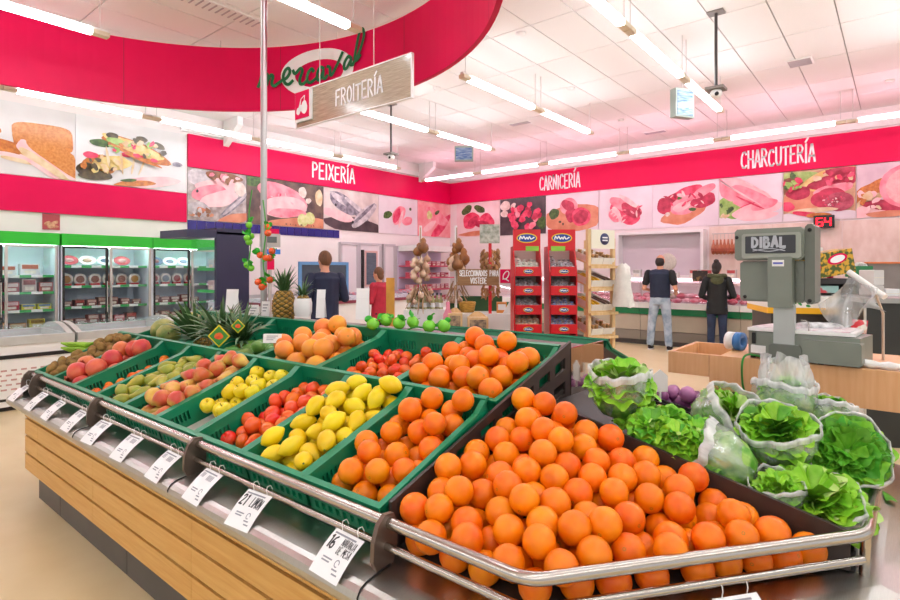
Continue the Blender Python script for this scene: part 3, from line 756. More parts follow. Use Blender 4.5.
def slab(mb, P, Q, s0, s1, b0, b1, t0, t1, th, nrm, mi=0):
    """vertical piece of a wall between base points P and Q; b/t = bottom and top heights at s0 and s1"""
    P, Q = Vector(P), Vector(Q)
    a, b = P+(Q-P)*s0, P+(Q-P)*s1; n_ = Vector(nrm)*th
    vs = [(a.x, a.y, b0), (b.x, b.y, b1), (b.x, b.y, t1), (a.x, a.y, t0)]
    vs += [(v[0]+n_.x, v[1]+n_.y, v[2]) for v in vs]
    mb.add(vs, [(0, 1, 2, 3), (7, 6, 5, 4), (0, 4, 5, 1), (1, 5, 6, 2), (2, 6, 7, 3), (3, 7, 4, 0)], mi)
def slotted(mb, P, Q, bot, top, rows, th, nrm, s0=0, s1=1):
    """wall with slot rows: rows = [(t_low, t_high, [(slot_s0, slot_s1), ...])] with t the share of the height"""
    H = lambda s, t: bot(s)+(top(s)-bot(s))*t
    edges = 0.0
    for lo, hi, slots in rows:
        if lo > edges: slab(mb, P, Q, s0, s1, H(s0, edges), H(s1, edges), H(s0, lo), H(s1, lo), th, nrm)
        c = s0
        for a, b in slots+[(s1, s1)]:
            if a > c: slab(mb, P, Q, c, a, H(c, lo), H(a, lo), H(c, hi), H(a, hi), th, nrm)
            c = b
        edges = hi
    if edges < 1: slab(mb, P, Q, s0, s1, H(s0, edges), H(s1, edges), H(s0, 1), H(s1, 1), th, nrm)

# slotted brown side panels of the island
def side_panel(y0, z0b, z0t, y1, z1b, z1t, x, rows):
    mb = MB()
    slotted(mb, (x, y0), (x, y1), lambda s: z0b+(z1b-z0b)*s, lambda s: z0t+(z1t-z0t)*s, rows, .012, (1, 0))
    return mb
long_slots = lambda n, a, b, g: [(a+(b-a)*k/n+g, a+(b-a)*(k+1)/n-g) for k in range(n)]
side_panel(1.075, .70, .835, 2.15, .80, 1.175, -1.103, [(.45, .60, long_slots(5, .32, .97, .02)), (.74, .87, long_slots(6, .25, .97, .02))]).build('side_panel', m_bin, isl)
side_panel(2.47, .78, 1.12, 3.32, .64, .78, -1.103, [(.55, .72, long_slots(4, .06, .9, .03))]).build('side_panel', m_bin, isl)
# wall between the orange bin and the lettuce bin, bin floors
mb = MB(); slab(mb, (-1.085, 1.755), (-.10, 1.755), 0, 1, .70, .70, 1.03, .80, .014, (0, 1)); mb.build('bin_divider', m_bin, isl)
ofl = lambda x, y: .705+.30*max(0, min(y-1.10, ((x+.60)*-.79+(y-1.05)*.612)-.06))
mb = MB(); pts = [(-1.085, 1.09), (-.66, 1.09), (-.12, 1.754), (-1.085, 1.754)]
def biln(a, b):
    p = Vector(pts[0]).lerp(Vector(pts[1]), a); q = Vector(pts[3]).lerp(Vector(pts[2]), a); r_ = p.lerp(q, b)
    return (r_.x, r_.y, ofl(r_.x, r_.y))
mb.grid(biln, 10, 10); mb.build('bin_floor', m_deck, isl)
ldk = lambda x: .74+(-.1-x)*.21
ldk2 = lambda x: .69+(-.1-x)*.11
MB().prism([(-1.085, .62), (-.09, .62), (-.09, ldk(-.09)), (-1.085, ldk(-1.085))], -2.40, -1.772, M=Matrix(((1, 0, 0, 0), (0, 0, -1, 0), (0, 1, 0, 0), (0, 0, 0, 1)))).build('bin_floor', m_deck, isl)
MB().prism([(-1.085, .62), (-.09, .62), (-.09, ldk2(-.09)), (-1.085, ldk2(-1.085))], -2.88, -2.402, M=Matrix(((1, 0, 0, 0), (0, 0, -1, 0), (0, 1, 0, 0), (0, 0, 0, 1)))).build('bin_floor', m_deck, isl)
MB().bx(-.094, -.086, 1.80, 2.88, .69, .79).build('end_lip', m_steel, isl)

# ------------------------------------------------------------------ crates
def crate_meshes(w, d, hb, hs, hf, key):
    th = .010; out = []
    bar = lambda n, a, b: [(a+(b-a)*(k+.22)/n, a+(b-a)*(k+.78)/n) for k in range(n)]
    out.append(('base', MB().bx(.004, w-.004, .004, d-.004, 0, .008)))
    mb = MB(); slotted(mb, (0, 0), (w, 0), lambda s: 0, lambda s: hf, [(.12, .36, bar(9, .06, .94)), (.46, .74, bar(3, .08, .92))], th, (0, 1)); out.append(('front_wall', mb))
    mb = MB(); slotted(mb, (0, d-th), (w, d-th), lambda s: 0, lambda s: hb, [(.4, .72, bar(8, .1, .42)+bar(8, .58, .9))], th, (0, 1)); out.append(('back_wall', mb))
    yk = 1-.07/d
    tops = lambda s: hf+(hs-hf)*s/yk if s <= yk else hs+(hb-hs)*(s-yk)/(1-yk)
    for x0, nrm in ((0, (1, 0)), (w, (-1, 0))):
        mb = MB()
        slotted(mb, (x0, 0), (x0, d), lambda s: 0, tops, [(.35, .72, bar(6, .06, .26)+bar(7, .4, .64)+bar(6, .72, .9))], th, nrm, 0, yk)
        slotted(mb, (x0, 0), (x0, d), lambda s: 0, tops, [], th, nrm, yk, 1)
        out.append(('side_wall', mb))
    mb = MB(); e = .008; rt = .010
    def rimbar(p, q):
        p, q = Vector(p), Vector(q); t = (q-p).normalized(); n_ = Vector((t.y, -t.x, 0)).normalized()
        up = Vector((0, 0, rt))
        vs = [p+n_*e, q+n_*e, q-n_*(th+.003), p-n_*(th+.003)]
        vs += [v+up for v in vs]
        mb.add(vs, [(0, 3, 2, 1), (4, 5, 6, 7), (0, 1, 5, 4), (1, 2, 6, 5), (2, 3, 7, 6), (3, 0, 4, 7)])
    k = d-.07
    rimbar((-e, 0, hf), (w+e, 0, hf)); rimbar((w, 0, hf), (w, k, hs)); rimbar((w, k, hs), (w, d, hb)); rimbar((w+e, d, hb), (-e, d, hb)); rimbar((0, d, hb), (0, k, hs)); rimbar((0, k, hs), (0, 0, hf))
    out.append(('rim', mb))
    return [(nm, m_.mesh(nm, m_crate)) for nm, m_ in out]
CM = {'f': crate_meshes(.349, .545, .165, .135, .105, 'f'), 'b': crate_meshes(.515, .49, .155, .125, .105, 'b'), 'w': crate_meshes(1.06, .49, .155, .125, .105, 'w')}
def crate(kind, x0, row, label, group=None, flip=False):
    if flip: M = Matrix.Translation((x0, 2.99, .845)) @ Matrix.Rotation(PI, 4, 'Z') @ Matrix.Rotation(TILT, 4, 'X')
    else: M = Matrix.Translation((x0, YF if row == 0 else YB, ZF if row == 0 else ZB)) @ Matrix.Rotation(TILT if row == 0 else TILB, 4, 'X')
    r = thing('crate', label, 'crate', group=group, M=M)
    for nm, me in CM[kind]: link(nm, me, r)
    return M

# ------------------------------------------------------------------ fruit shapes
def sphere_prof(R, dimple=.12, flat=1.0, n=11, bot=.05):
    pr = []
    for i in range(n+1):
        a = -PI/2+PI*i/n
        r_, z = R*math.cos(a), R*flat*math.sin(a)
        k = (i/n)
        z -= dimple*R*max(0, (k-.82)/.18)**2
        z += bot*R*max(0, (.15-k)/.15)**2
        pr.append((max(r_, 0), z))
    pr[0] = (0, pr[0][1]); pr[-1] = (0, pr[-1][1]); return pr
m_orange = mat('orange_peel', '#ee6a00', .36, col2='#f88600', scale=14, bump=.22, bscale=520, rnd=.07, hrnd=.009, spec=.4)
m_stemg = mat('stem_green', '#6d7a2c', .6, var=.1, scale=30)
m_stemb = mat('stem_brown', '#5b4426', .7, var=.1, scale=30)
m_calyx = mat('calyx_red', '#a8472f', .6, var=.15, scale=60)
def fr_orange(R=.042, m_=None, nm='orange'):
    mb = MB().lathe(sphere_prof(R, .06), 16)
    mb.lathe([(0, .93*R), (.10*R, .945*R), (.12*R, .93*R)], 6, 1, smooth=False)
    return mb.mesh(nm, [m_ or m_orange, m_stemg])
F_orange = fr_orange()
m_grape = mat('grapefruit_peel', '#f3a126', .38, col2='#f08a3a', scale=6, bump=.15, bscale=420, rnd=.05, hrnd=.012)
F_grape = fr_orange(.053, m_grape, 'grapefruit')
m_tangerine = mat('tangerine_peel', '#ee6a0c', .34, col2='#f57f1c', scale=16, bump=.2, bscale=500, rnd=.06, hrnd=.012)
mb = MB().lathe(sphere_prof(.031, .1, .82), 14); mb.lathe([(0, .024), (.004, .0245), (.005, .023)], 6, 1, smooth=False); F_mand = mb.mesh('mandarin', [m_tangerine, m_stemg])
m_tomato = mat('tomato_skin', '#ea4410', .2, col2='#f06a22', scale=7, rnd=.06, hrnd=.016, spec=.55)
mb = MB().lathe(sphere_prof(.035, .22, .80), 16, wob=lambda a, i: 1+.025*math.cos(5*a)*math.sin(PI*i/11))
for k in range(5):
    a = 2*PI*k/5; mb.add([(0, 0, .0215), (.013*math.cos(a-.25), .013*math.sin(a-.25), .0235), (.019*math.cos(a), .019*math.sin(a), .0245), (.013*math.cos(a+.25), .013*math.sin(a+.25), .0235)], [(0, 1, 2, 3)], 1)
F_tom = mb.mesh('tomato', [m_tomato, m_stemg])
m_lemon = mat('lemon_peel', '#ecc500', .34, col2='#f2d51f', scale=9, bump=.25, bscale=380, rnd=.05, hrnd=.012, spec=.4)
mb = MB().lathe([(0, -.053), (.006, -.051), (.011, -.046), (.022, -.036), (.031, -.02), (.0345, 0), (.032, .018), (.024, .034), (.014, .043), (.008, .047), (.006, .050), (0, .049)], 14, wob=lambda a, i: 1+.03*math.sin(3*a+i))
mb.lathe([(0, .0505), (.004, .0505), (.005, .048)], 6, 1, smooth=False); F_lem = mb.mesh('lemon', [m_lemon, m_stemg])
m_apple = mat('apple_yellow', '#e6c800', .28, col2='#efd82a', scale=10, rnd=.04, hrnd=.008, spec=.5)
mb = MB().lathe([(0, -.026), (.008, -.030), (.02, -.030), (.031, -.018), (.037, 0), (.036, .015), (.029, .028), (.018, .033), (.009, .030), (.004, .022), (0, .02)], 16, wob=lambda a, i: 1+.02*math.cos(5*a)); mb.tube([(0, 0, .02), (.001, 0, .032), (.004, 0, .041)], .0016, 5, 1); F_app = mb.mesh('apple', [m_apple, m_stemb])
m_pearg = mat('pear_green', '#b3a733', .4, col2='#8f9a35', scale=12, rnd=.08, hrnd=.01, detail=6)
m_pearr = mat('pear_blush', '#d9b04e', .36, col2='#cf5a3a', scale=9, rnd=.06, hrnd=.012, lo=.4, hi=.6)
def pear(L, R, m_, nm):
    pr = [(0, -.42*L), (.3*R, -.45*L), (.7*R, -.41*L), (.96*R, -.26*L), (R, -.12*L), (.86*R, .06*L), (.60*R, .22*L), (.43*R, .36*L), (.32*R, .46*L), (.16*R, .51*L), (0, .5*L)]
    mb = MB().lathe(pr, 14); mb.tube([(0, 0, .49*L), (.004, 0, .58*L), (.012, 0, .64*L)], .0018, 5, 1)
    for i, v in enumerate(mb.v): v.x += .012*max(0, v.z/L+.05)**1.5*3
    return mb.mesh(nm, [m_, m_stemb])
F_pearg = pear(.125, .033, m_pearg, 'green_pear'); F_pearr = pear(.105, .041, m_pearr, 'red_pear')
m_pome = mat('pomegranate_skin', '#e07848', .32, col2='#cc4438', scale=11, rnd=.06, hrnd=.012, lo=.35, hi=.7)
mb = MB().lathe(sphere_prof(.052, -.05, .94), 16, wob=lambda a, i: 1+.02*math.cos(6*a))
mb.lathe([(.010, .046), (.009, .056), (.014, .067), (.012, .066), (.006, .056), (0, .054)], 12, 1, wob=lambda a, i: 1+(.25*math.cos(6*a) if i in (2, 3) else 0)); F_pom = mb.mesh('pomegranate', [m_pome, m_calyx])
m_kiwi = mat('kiwi_fuzz', '#80602f', .85, col2='#9a7a3e', scale=25, bump=.4, bscale=300, rnd=.08, hrnd=.006)
mb = MB().ell((0, 0, 0), (.026, .028, .036), 14, 10); mb.ell((0, 0, .035), (.005, .005, .003), 6, 4, 1); F_kiwi = mb.mesh('kiwi', [m_kiwi, m_stemb])
m_mango = mat('mango_skin', '#4f8a3a', .35, col2='#7a9c48', scale=7, rnd=.08, hrnd=.01)
mb = MB().ell((0, 0, 0), (.043, .038, .06), 14, 10)
for v in mb.v: v.x += .012*(v.z/.06)**2
F_mango = mb.mesh('mango', [m_mango])
m_melon = mat('melon_rind', '#5d7a34', .5, col2='#b4ab5c', scale=13, stretch=(1, 1, .18), detail=6, bump=.3, bscale=90)
mb = MB().lathe(sphere_prof(.088, .03, 1.16), 22, wob=lambda a, i: 1+.02*math.cos(10*a)); mb.tube([(0, 0, .1), (0, .003, .112)], .006, 6, 1); F_melon = mb.mesh('melon', [m_melon, m_stemb])

def rndrot(rr):
    return Euler((rr.uniform(0, 6.28), rr.uniform(0, 6.28), rr.uniform(0, 6.28))).to_matrix().to_4x4()
def heap(inside, floor, env, r, n, seed, bounds, tries=300, sq=.965):
    """drop balls one by one into a bin; each rests on the floor or on others and stays under the envelope"""
    rg = np.random.RandomState(seed); P = np.zeros((0, 3)); x0, x1, y0, y1 = bounds
    miss = 0; D2 = (2*r*sq)**2
    while len(P) < n and miss < 4:
        c = np.column_stack([rg.uniform(x0, x1, tries), rg.uniform(y0, y1, tries)])
        c = c[[inside(x, y) for x, y in c]]
        if len(c) == 0: miss += 1; continue
        z = np.array([floor(x, y)+r for x, y in c]); e = np.array([env(x, y) for x, y in c])
        if len(P):
            dd = (P[None, :, 0]-c[:, None, 0])**2+(P[None, :, 1]-c[:, None, 1])**2
            t = np.where(dd < D2, P[None, :, 2]+np.sqrt(np.maximum(D2-dd, 0)), -9)
            z = np.maximum(z, t.max(axis=1))
        sc = np.where(z <= e, z-.75*e, 99); i = int(sc.argmin())
        if sc[i] > 90: miss += 1; continue
        P = np.vstack([P, [c[i, 0], c[i, 1], z[i]]])
    return [Vector(p) for p in P]
def put(me, name, label, cat, group, M, rr, s=1.0, rot=None):
    o = link(name, me); o.matrix_world = M @ (rndrot(rr) if rot is None else rot) @ Matrix.Scale(s, 4)
    return tag(o, label, cat, group)

# corner bin of oranges
rr = random.Random(11)
def chd(x, y): return (x+.612)*-.79+(y-1.045)*.612
inside = lambda x, y: x > -1.088+.040 and y < 1.753-.040 and y > 1.047+.022 and chd(x, y) > .035
env = lambda x, y: .826+.35*max(0, min((y-1.06)*.9, chd(x, y)-.02))-.055*max(0, min(1, (y-1.52)/.16))*max(0, min(1, (x+.92)/.25))
for p in heap(inside, ofl, env, .0402, 290, 4, (-1.06, -.1, 1.05, 1.73), 500, .95):
    put(F_orange, 'orange', 'ripe orange in the big heap behind the corner steel rails', 'orange', 'oranges heaped in the corner bin', Matrix.Translation(p), rr, rr.uniform(.94, 1.03))

def fill(M, w, d, me, name, label, cat, group, r, envf, n=60, seed=1, floor=.01, x0=None, x1=None, y0=None, y1=None, smin=.92, smax=1.04, rotf=None):
    rr = random.Random(seed); b = (r+.012 if x0 is None else x0, w-r-.012 if x1 is None else x1, r+.012 if y0 is None else y0, d-r-.012 if y1 is None else y1)
    for p in heap(lambda x, y: True, lambda x, y: floor, envf, r, n, seed, b, 200):
        put(me, name, label, cat, group, M @ Matrix.Translation(p), rr, rr.uniform(smin, smax), rotf(rr) if rotf else None)
sloped = lambda f, b, d: (lambda x, y: f+(b-f)*y/d)
DX = .362
xs = [-1.466-DX*k for k in range(9)]
lying = lambda rr: Matrix.Rotation(rr.uniform(0, 6.28), 4, 'Z') @ Matrix.Rotation(PI/2+rr.uniform(-.4, .4), 4, 'X') @ Matrix.Rotation(rr.uniform(0, 6.28), 4, 'Z')
names = ['green plastic crate of large oranges beside the orange corner heap', 'green plastic crate of lemons in the front row', 'green plastic crate of tomatoes beside the lemons',
         'green plastic crate of yellow apples in the front row', 'green plastic crate of blushed red pears', 'green plastic crate of long green pears', 'green plastic crate of mandarins between pears and pomegranates',
         'green plastic crate of pomegranates in the front row', 'green plastic crate of brown kiwis at the left end']
MF = [crate('f', xs[k], 0, names[k]) for k in range(9)]
w, d = .349, .545
fill(MF[0], w, d, F_orange, 'orange', 'large orange in the front green crate next to the lemons', 'orange', 'oranges in the front crate', .0425, sloped(.105, .195, d), 60, 1)
fill(MF[1], w, d, F_lem, 'lemon', 'bright yellow lemon in the front green crate', 'lemon', 'lemons in the front crate', .039, sloped(.125, .20, d), 60, 2, rotf=lying)
fill(MF[2], w, d, F_tom, 'tomato', 'orange-red tomato in the front crate left of the lemons', 'tomato', 'tomatoes in the front crate', .032, sloped(.07, .13, d), 70, 3, y0=.09)
fill(MF[3], w, d, F_app, 'apple', 'yellow apple in the front green crate', 'apple', 'yellow apples in the front crate', .037, sloped(.085, .13, d), 40, 4, y0=.2, rotf=lambda rr: Matrix.Rotation(rr.uniform(0, 6), 4, 'Z') @ Matrix.Rotation(rr.uniform(-.7, .7), 4, 'X'))
fill(MF[4], w, d, F_pearr, 'red_pear', 'blushed red pear in the front crate left of the yellow apples', 'pear', 'blushed pears in the front crate', .041, sloped(.12, .17, d), 46, 5, rotf=lying)
fill(MF[5], w, d, F_pearg, 'green_pear', 'long green pear in the front crate on blue paper', 'pear', 'green pears in the front crate', .038, sloped(.10, .16, d), 40, 6, rotf=lying)
fill(MF[6], w, d, F_mand, 'mandarin', 'small mandarin in the crate left of the green pears', 'mandarin', 'mandarins in the front crate', .029, sloped(.06, .075, d), 60, 7)
fill(MF[7], w, d, F_pom, 'pomegranate', 'red pomegranate in the front green crate', 'pomegranate', 'pomegranates in the front crate', .056, sloped(.14, .17, d), 30, 8, smin=1.05, smax=1.15)
fill(MF[8], w, d, F_kiwi, 'kiwi', 'brown kiwi in the leftmost front crate', 'kiwi', 'kiwis in the leftmost crate', .030, sloped(.13, .21, d), 110, 9)
m_bluep = mat('paper_blue', '#1f48b8', .5, var=.08, scale=10); m_greyp = mat('paper_grey', '#c9c6bf', .6, var=.06, scale=14)
def liner(M, w, d, m_, label, y0=.03, y1=None):
    y1 = y1 or d-.03
    mb = MB().grid(lambda a, b: (.018+(w-.036)*a, y0+(y1-y0)*b, .013+.0035*math.sin(9*a)*math.cos(7*b+1)), 12, 14)
    o = mb.build('paper_liner', m_); o.matrix_world = M; tag(o, label, 'liner')
liner(MF[5], w, d, m_bluep, 'blue paper liner under the long green pears'); liner(MF[3], w, d, m_greyp, 'grey paper liner under the yellow apples'); liner(MF[6], w, d, m_greyp, 'grey paper liner under the mandarins')
# second row
XB = [-1.645, -2.175, -2.705, -3.235, -4.31]
MBk = [crate('b', XB[0], 1, 'green plastic crate of big oranges in the back row'), crate('b', XB[1], 1, 'green plastic crate half full of small tomatoes in the back row'),
       crate('b', XB[2], 1, 'green plastic crate of grapefruits in the back row'), crate('b', XB[3], 1, 'green plastic crate of green mangoes in the back row'), crate('w', XB[4], 1, 'wide green crate of melons and pineapples in the back row')]
w, d = .515, .49
fill(MBk[0], w, d, F_orange, 'orange', 'big orange in the back crate below the candy stands', 'orange', 'oranges in the back crate', .046, sloped(.13, .20, d), 60, 21, smin=1.06, smax=1.14)
fill(MBk[1], w, d, F_tom, 'tomato', 'small tomato in the half empty back crate', 'tomato', 'tomatoes in the back crate', .031, lambda x, y: .075 if y > .1 else .05, 46, 22, x0=.05, x1=.36, smin=.85, smax=.95)
fill(MBk[2], w, d, F_grape, 'grapefruit', 'yellow-orange grapefruit in the back crate', 'grapefruit', 'grapefruits in the back crate', .053, sloped(.15, .20, d), 40, 23)
fill(MBk[3], w, d, F_mango, 'mango', 'green mango in the back crate beside the pineapple tops', 'mango', 'mangoes in the back crate', .045, lambda x, y: .105, 14, 24, y1=.25, rotf=lying)
rr = random.Random(3)
for (lx, ly, lz, s_) in ((.10, .16, .105, 1.0), (.27, .12, .10, .92), (.12, .36, .105, .95)):
    put(F_melon, 'melon', 'ribbed green melon in the left back crate', 'melon', 'melons in the left back crate', MBk[4] @ Matrix.Translation((lx, ly, lz)), rr, s_, Matrix.Rotation(1.2, 4, 'Z') @ Matrix.Rotation(1.3, 4, 'X'))
crate('b', -1.115, 1, 'green crate on the far side of the island beside the end panel', flip=True)
crate('b', -1.645, 1, 'green crate on the far side of the island behind the big oranges', flip=True)
# ------------------------------------------------------------------ lettuces at the end of the island
def leaf_mesh(L, W, seed, m_, bend=.5, ruf=1.0):
    """round frilly leaf: a fan that grows from the origin along +Z with a waved margin"""
    rr = random.Random(seed); p1, p2, p3 = (rr.uniform(0, 6.28) for _ in range(3)); th = math.atan2(W*.62, L*.62)*1.25
    def f(a, b):
        s = 2*a-1; t = .04+.96*b; an = s*th
        q = L*t*(1+.05*math.sin(9*an+p2)*t-.12*s*s)
        w = L*.085*ruf*t**2.6
        y = w*math.sin(8*s+p1)+w*.55*math.sin(15*s+p3)+L*bend*.42*t*t-.10*L*s*s*t
        return (q*math.sin(an), y, q*math.cos(an)+w*.4*math.cos(11*s+p2))
    return MB().grid(f, 26, 6).mesh('leaf', m_)
m_let = mat('lettuce_green', '#7cc022', .42, col2='#aede50', scale=16, rnd=.12, hrnd=.012, spec=.4)
m_letd = mat('lettuce_deep', '#4f9c22', .42, col2='#79bf3c', scale=16, rnd=.14, hrnd=.012, spec=.4)
m_letp = mat('lettuce_pale', '#a9cf62', .42, col2='#c9e08e', scale=10, rnd=.08, hrnd=.012)
m_core = mat('lettuce_core', '#a8d066', .45, col2='#5a9e2c', scale=26, detail=6, lo=.38, hi=.62, bump=.6, bscale=45)
LV = {k: [leaf_mesh(.10, .12, s_, m_, .9, 1.3) for s_ in range(4)] for k, m_ in (('g', m_let), ('d', m_letd), ('p', m_letp))}
m_bag = film('bag_film', '#f2f7f2', .74, .2, .5, 22, .5)
m_hem = film('bag_hem', '#ffffff', .58, .3, .5, 30, .8)
def zalign(axis, spin=0):
    return Vector(axis).normalized().to_track_quat('Z', 'Y').to_matrix().to_4x4() @ Matrix.Rotation(spin, 4, 'Z')
def bag_parts(r, R, h, seed, parent, cover=False):
    rr = random.Random(seed); p1, p2, p3 = (rr.uniform(0, 6.28) for _ in range(3))
    def rad(a, t):
        base = (.30+.70*min(1, (t*1.9)**.6))*R*(1-.10*max(0, t-.6)) if not cover else R*math.sin(PI*(.08+.62*t))**.6
        return base*(1+.05*math.sin(3*a+p1+2*t)+.035*math.sin(7*a+p2-4*t)+.02*math.sin(13*a+p3+9*t))
    def f(a, t):
        an = 2*PI*a; q = rad(an, t)
        return (q*math.cos(an), q*math.sin(an), h*t+.010*math.sin(2*an+p2)*t)
    MB().grid(f, 36, 10, wrap=True).build('plastic_bag', m_bag, parent)
    hp = [(1.03, .86), (1.05, .95), (1.03, 1.03), (.98, 1.0), (.99, .9)]
    def hf(a, t):
        i = min(3, int(t*4)); q = t*4-i; kr = hp[i][0]*(1-q)+hp[i+1][0]*q; kt = hp[i][1]*(1-q)+hp[i+1][1]*q
        v = f(a, min(1, kt)); w = 1+.012*math.sin(17*2*PI*a+p1)
        return (v[0]*kr*w, v[1]*kr*w, h*kt+.010*math.sin(2*2*PI*a+p2)+.004*math.sin(11*2*PI*a+p3))
    MB().grid(hf, 48, 4, wrap=True).build('bag_hem', m_hem, parent)
def lettuce(pos, axis, R, h, n, kinds, label, seed, bag=True, lscale=1.0, spread=64, rise=.72):
    r = thing('lettuce', label, 'lettuce', M=Matrix.Translation(pos) @ zalign(axis, seed))
    rr = random.Random(seed); n = int(n*1.15)
    for i in range(n):
        k = (i+.5)/n; an = i*2.39996; tl = math.radians(4+spread*k**.85)
        M = Matrix.Rotation(an, 4, 'Z') @ Matrix.Translation((0, .12*R*k, h*((.62 if bag else .5)-.10*k))) @ Matrix.Rotation(-tl, 4, 'X') @ Matrix.Scale(lscale*R/.10*(rise+(.16 if bag else .36)*k)*rr.uniform(.9, 1.12), 4)
        link('leaf', rr.choice(LV[rr.choice(kinds)]), r, M)
    if bag:
        bag_parts(.05, R, h*.86, seed, r)
        MB().lathe([(0, .004), (R*.55, .012), (R*.86, h*.28), (R*.88, h*.55), (R*.6, h*.72), (0, h*.75)], 18, wob=lambda a, i: 1+.07*math.sin(5*a+i)+.05*math.sin(9*a-2*i)+.03*math.sin(14*a+3*i)).build('heart', m_core, r)
    else: MB().lathe([(0, -.01), (.03, -.005), (.04, .03), (.03, .06), (0, .065)], 12).build('heart', m_letp, r)
    return r
lettuce(at(620, 416, y=1.93), (.05, -.1, 1), .108, .20, 44, 'gggp', 'bagged lettuce standing at the back corner beside the mirror panel', 1, lscale=1.12, spread=78)
lettuce(at(704, 436, y=2.22), (.72, -.25, .66), .125, .23, 40, 'gp', 'bagged lettuce lying with its opening towards the scale', 2, lscale=.9)
lettuce(at(778, 458, y=2.10), (.02, -.35, .95), .122, .16, 46, 'ggd', 'open bagged lettuce in the middle of the lettuce bin', 3, lscale=.95)
lettuce(at(840, 462, y=2.22), (.22, -.80, .56), .118, .16, 54, 'dddg', 'large dark green lettuce whose bag opens towards the camera', 4, lscale=1.0, spread=62)
lettuce(at(815, 532, y=1.93), (-.02, -.30, .95), .128, .15, 50, 'gggp', 'bright lettuce in a clear bag above the rail corner', 5, lscale=1.08, spread=64)
lettuce(at(752, 478, y=1.90), (-.75, -.25, .45), .095, .21, 22, 'pg', 'small lettuce lying wrapped in a clear bag behind the oranges', 6, lscale=.8)
lettuce(at(785, 420, y=2.45), (.0, .05, 1), .11, .17, 24, 'gd', 'lettuce in a tall white bag at the back of the bin', 7, lscale=.8)
lettuce(at(826, 432, y=2.50), (.1, .1, 1), .09, .14, 18, 'gd', 'small bagged lettuce half hidden at the back of the bin', 8, lscale=.85)
lettuce(at(778, 508, y=1.86), (.0, -.2, .9), .075, .1, 22, 'g', 'small lettuce wedged beside the bright bagged lettuce', 9, lscale=.9)
for k, (u, v, y_) in enumerate(((652, 436, 1.86), (678, 450, 1.85), (706, 461, 1.86), (638, 424, 1.95), (668, 432, 2.0), (697, 444, 2.0))):
    lettuce(at(u, v, y=y_), (.1, -.35, .9), .074, .08, 30, 'ggd', ('loose curly lettuce nearest the standing bagged lettuce', 'loose curly lettuce midway along the bin divider', 'loose curly lettuce next to the small wrapped lettuce', 'loose curly lettuce under the standing bagged lettuce', 'loose curly lettuce in front of the shallot crate', 'loose curly lettuce below the lying bagged lettuce')[k], 20+k, bag=False, lscale=.95, spread=75)
# crumpled tall white bag above the back lettuce
p = at(785, 392, y=2.47)
mb = MB().grid(lambda a, b: ((.085+.02*math.sin(9*a*6.28+b*3)-.02*b)*math.cos(2*PI*a), (.06+.012*math.sin(5*a*6.28+2*b))*math.sin(2*PI*a), .13*b+.02*math.sin(4*a*6.28)*b), 34, 8, wrap=True)
o = mb.build('produce_bag', m_hem); o.location = p; tag(o, 'crumpled white produce bag standing behind the open lettuce', 'bag')
# black crates with onions and garlic beyond the lettuces
m_bcr = mat('crate_black', '#201d1d', .45, var=.08, scale=10)
def low_crate(x0, y0, w, d, h, z, label):
    r = thing('shallow_crate', label, 'crate', M=Matrix.Translation((x0, y0, z)) @ Matrix.Rotation(math.radians(11), 4, 'Y'))
    MB().bx(0, w, 0, d, 0, .01).build('base', m_bcr, r)
    for nm, b in (('side_wall', (0, w, 0, .01, .01, h)), ('side_wall', (0, w, d-.01, d, .01, h)), ('side_wall', (0, .01, .01, d-.01, .01, h)), ('side_wall', (w-.01, w, .01, d-.01, .01, h))):
        MB().bx(*b).build(nm, m_bcr, r)
    MB().bx(-.006, w+.006, -.006, 0, h-.014, h).build('rim', m_bcr, r)
    return r.matrix_world.copy()
Mo = low_crate(-.98, 2.63, .42, .245, .10, ldk2(-.98)+.004, 'black shallow crate of purple onions behind the lettuces')
Mg = low_crate(-.98, 2.405, .40, .21, .09, ldk2(-.98)+.004, 'black shallow crate of brown shallots behind the lettuces')
m_onion = mat('onion_purple', '#7a3a72', .3, col2='#b678a4', scale=10, stretch=(1, 1, .2), rnd=.1, hrnd=.01)
m_shal = mat('shallot_skin', '#c08a5e', .4, col2='#dba77a', scale=10, stretch=(1, 1, .2), rnd=.1)
on = MB().lathe([(0, -.04), (.012, -.037), (.034, -.02), (.042, 0), (.034, .022), (.014, .036), (.006, .045), (.004, .056), (0, .057)], 14).mesh('onion', m_onion)
sh = MB().lathe([(0, -.03), (.009, -.028), (.022, -.012), (.025, 0), (.018, .016), (.007, .028), (.003, .038), (0, .04)], 12).mesh('shallot', m_shal)
fill(Mo, .42, .245, on, 'onion', 'shiny purple onion in the black crate', 'onion', 'purple onions', .038, lambda x, y: .12+.03*math.sin(3.1*x/.42), 30, 31, rotf=lying)
fill(Mg, .40, .21, sh, 'shallot', 'small brown shallot in the nearer black crate', 'shallot', 'brown shallots', .026, lambda x, y: .09, 40, 32, rotf=lying)
# white plastic price stake
p = at(660, 398, y=2.62)
r = thing('price_stake', 'white pointed price stake in front of the purple onions', 'price tag', p)
MB().prism([(-.035, .0), (.035, .0), (.035, .075), (0, .105), (-.035, .075)], -.003, .003, M=TR((0, 0, .03), .65, PI/2)).build('card', m_white, r)
MB().cyl((0, 0, -.08), (0, 0, .035), .006, seg=6).build('stake', m_white, r)

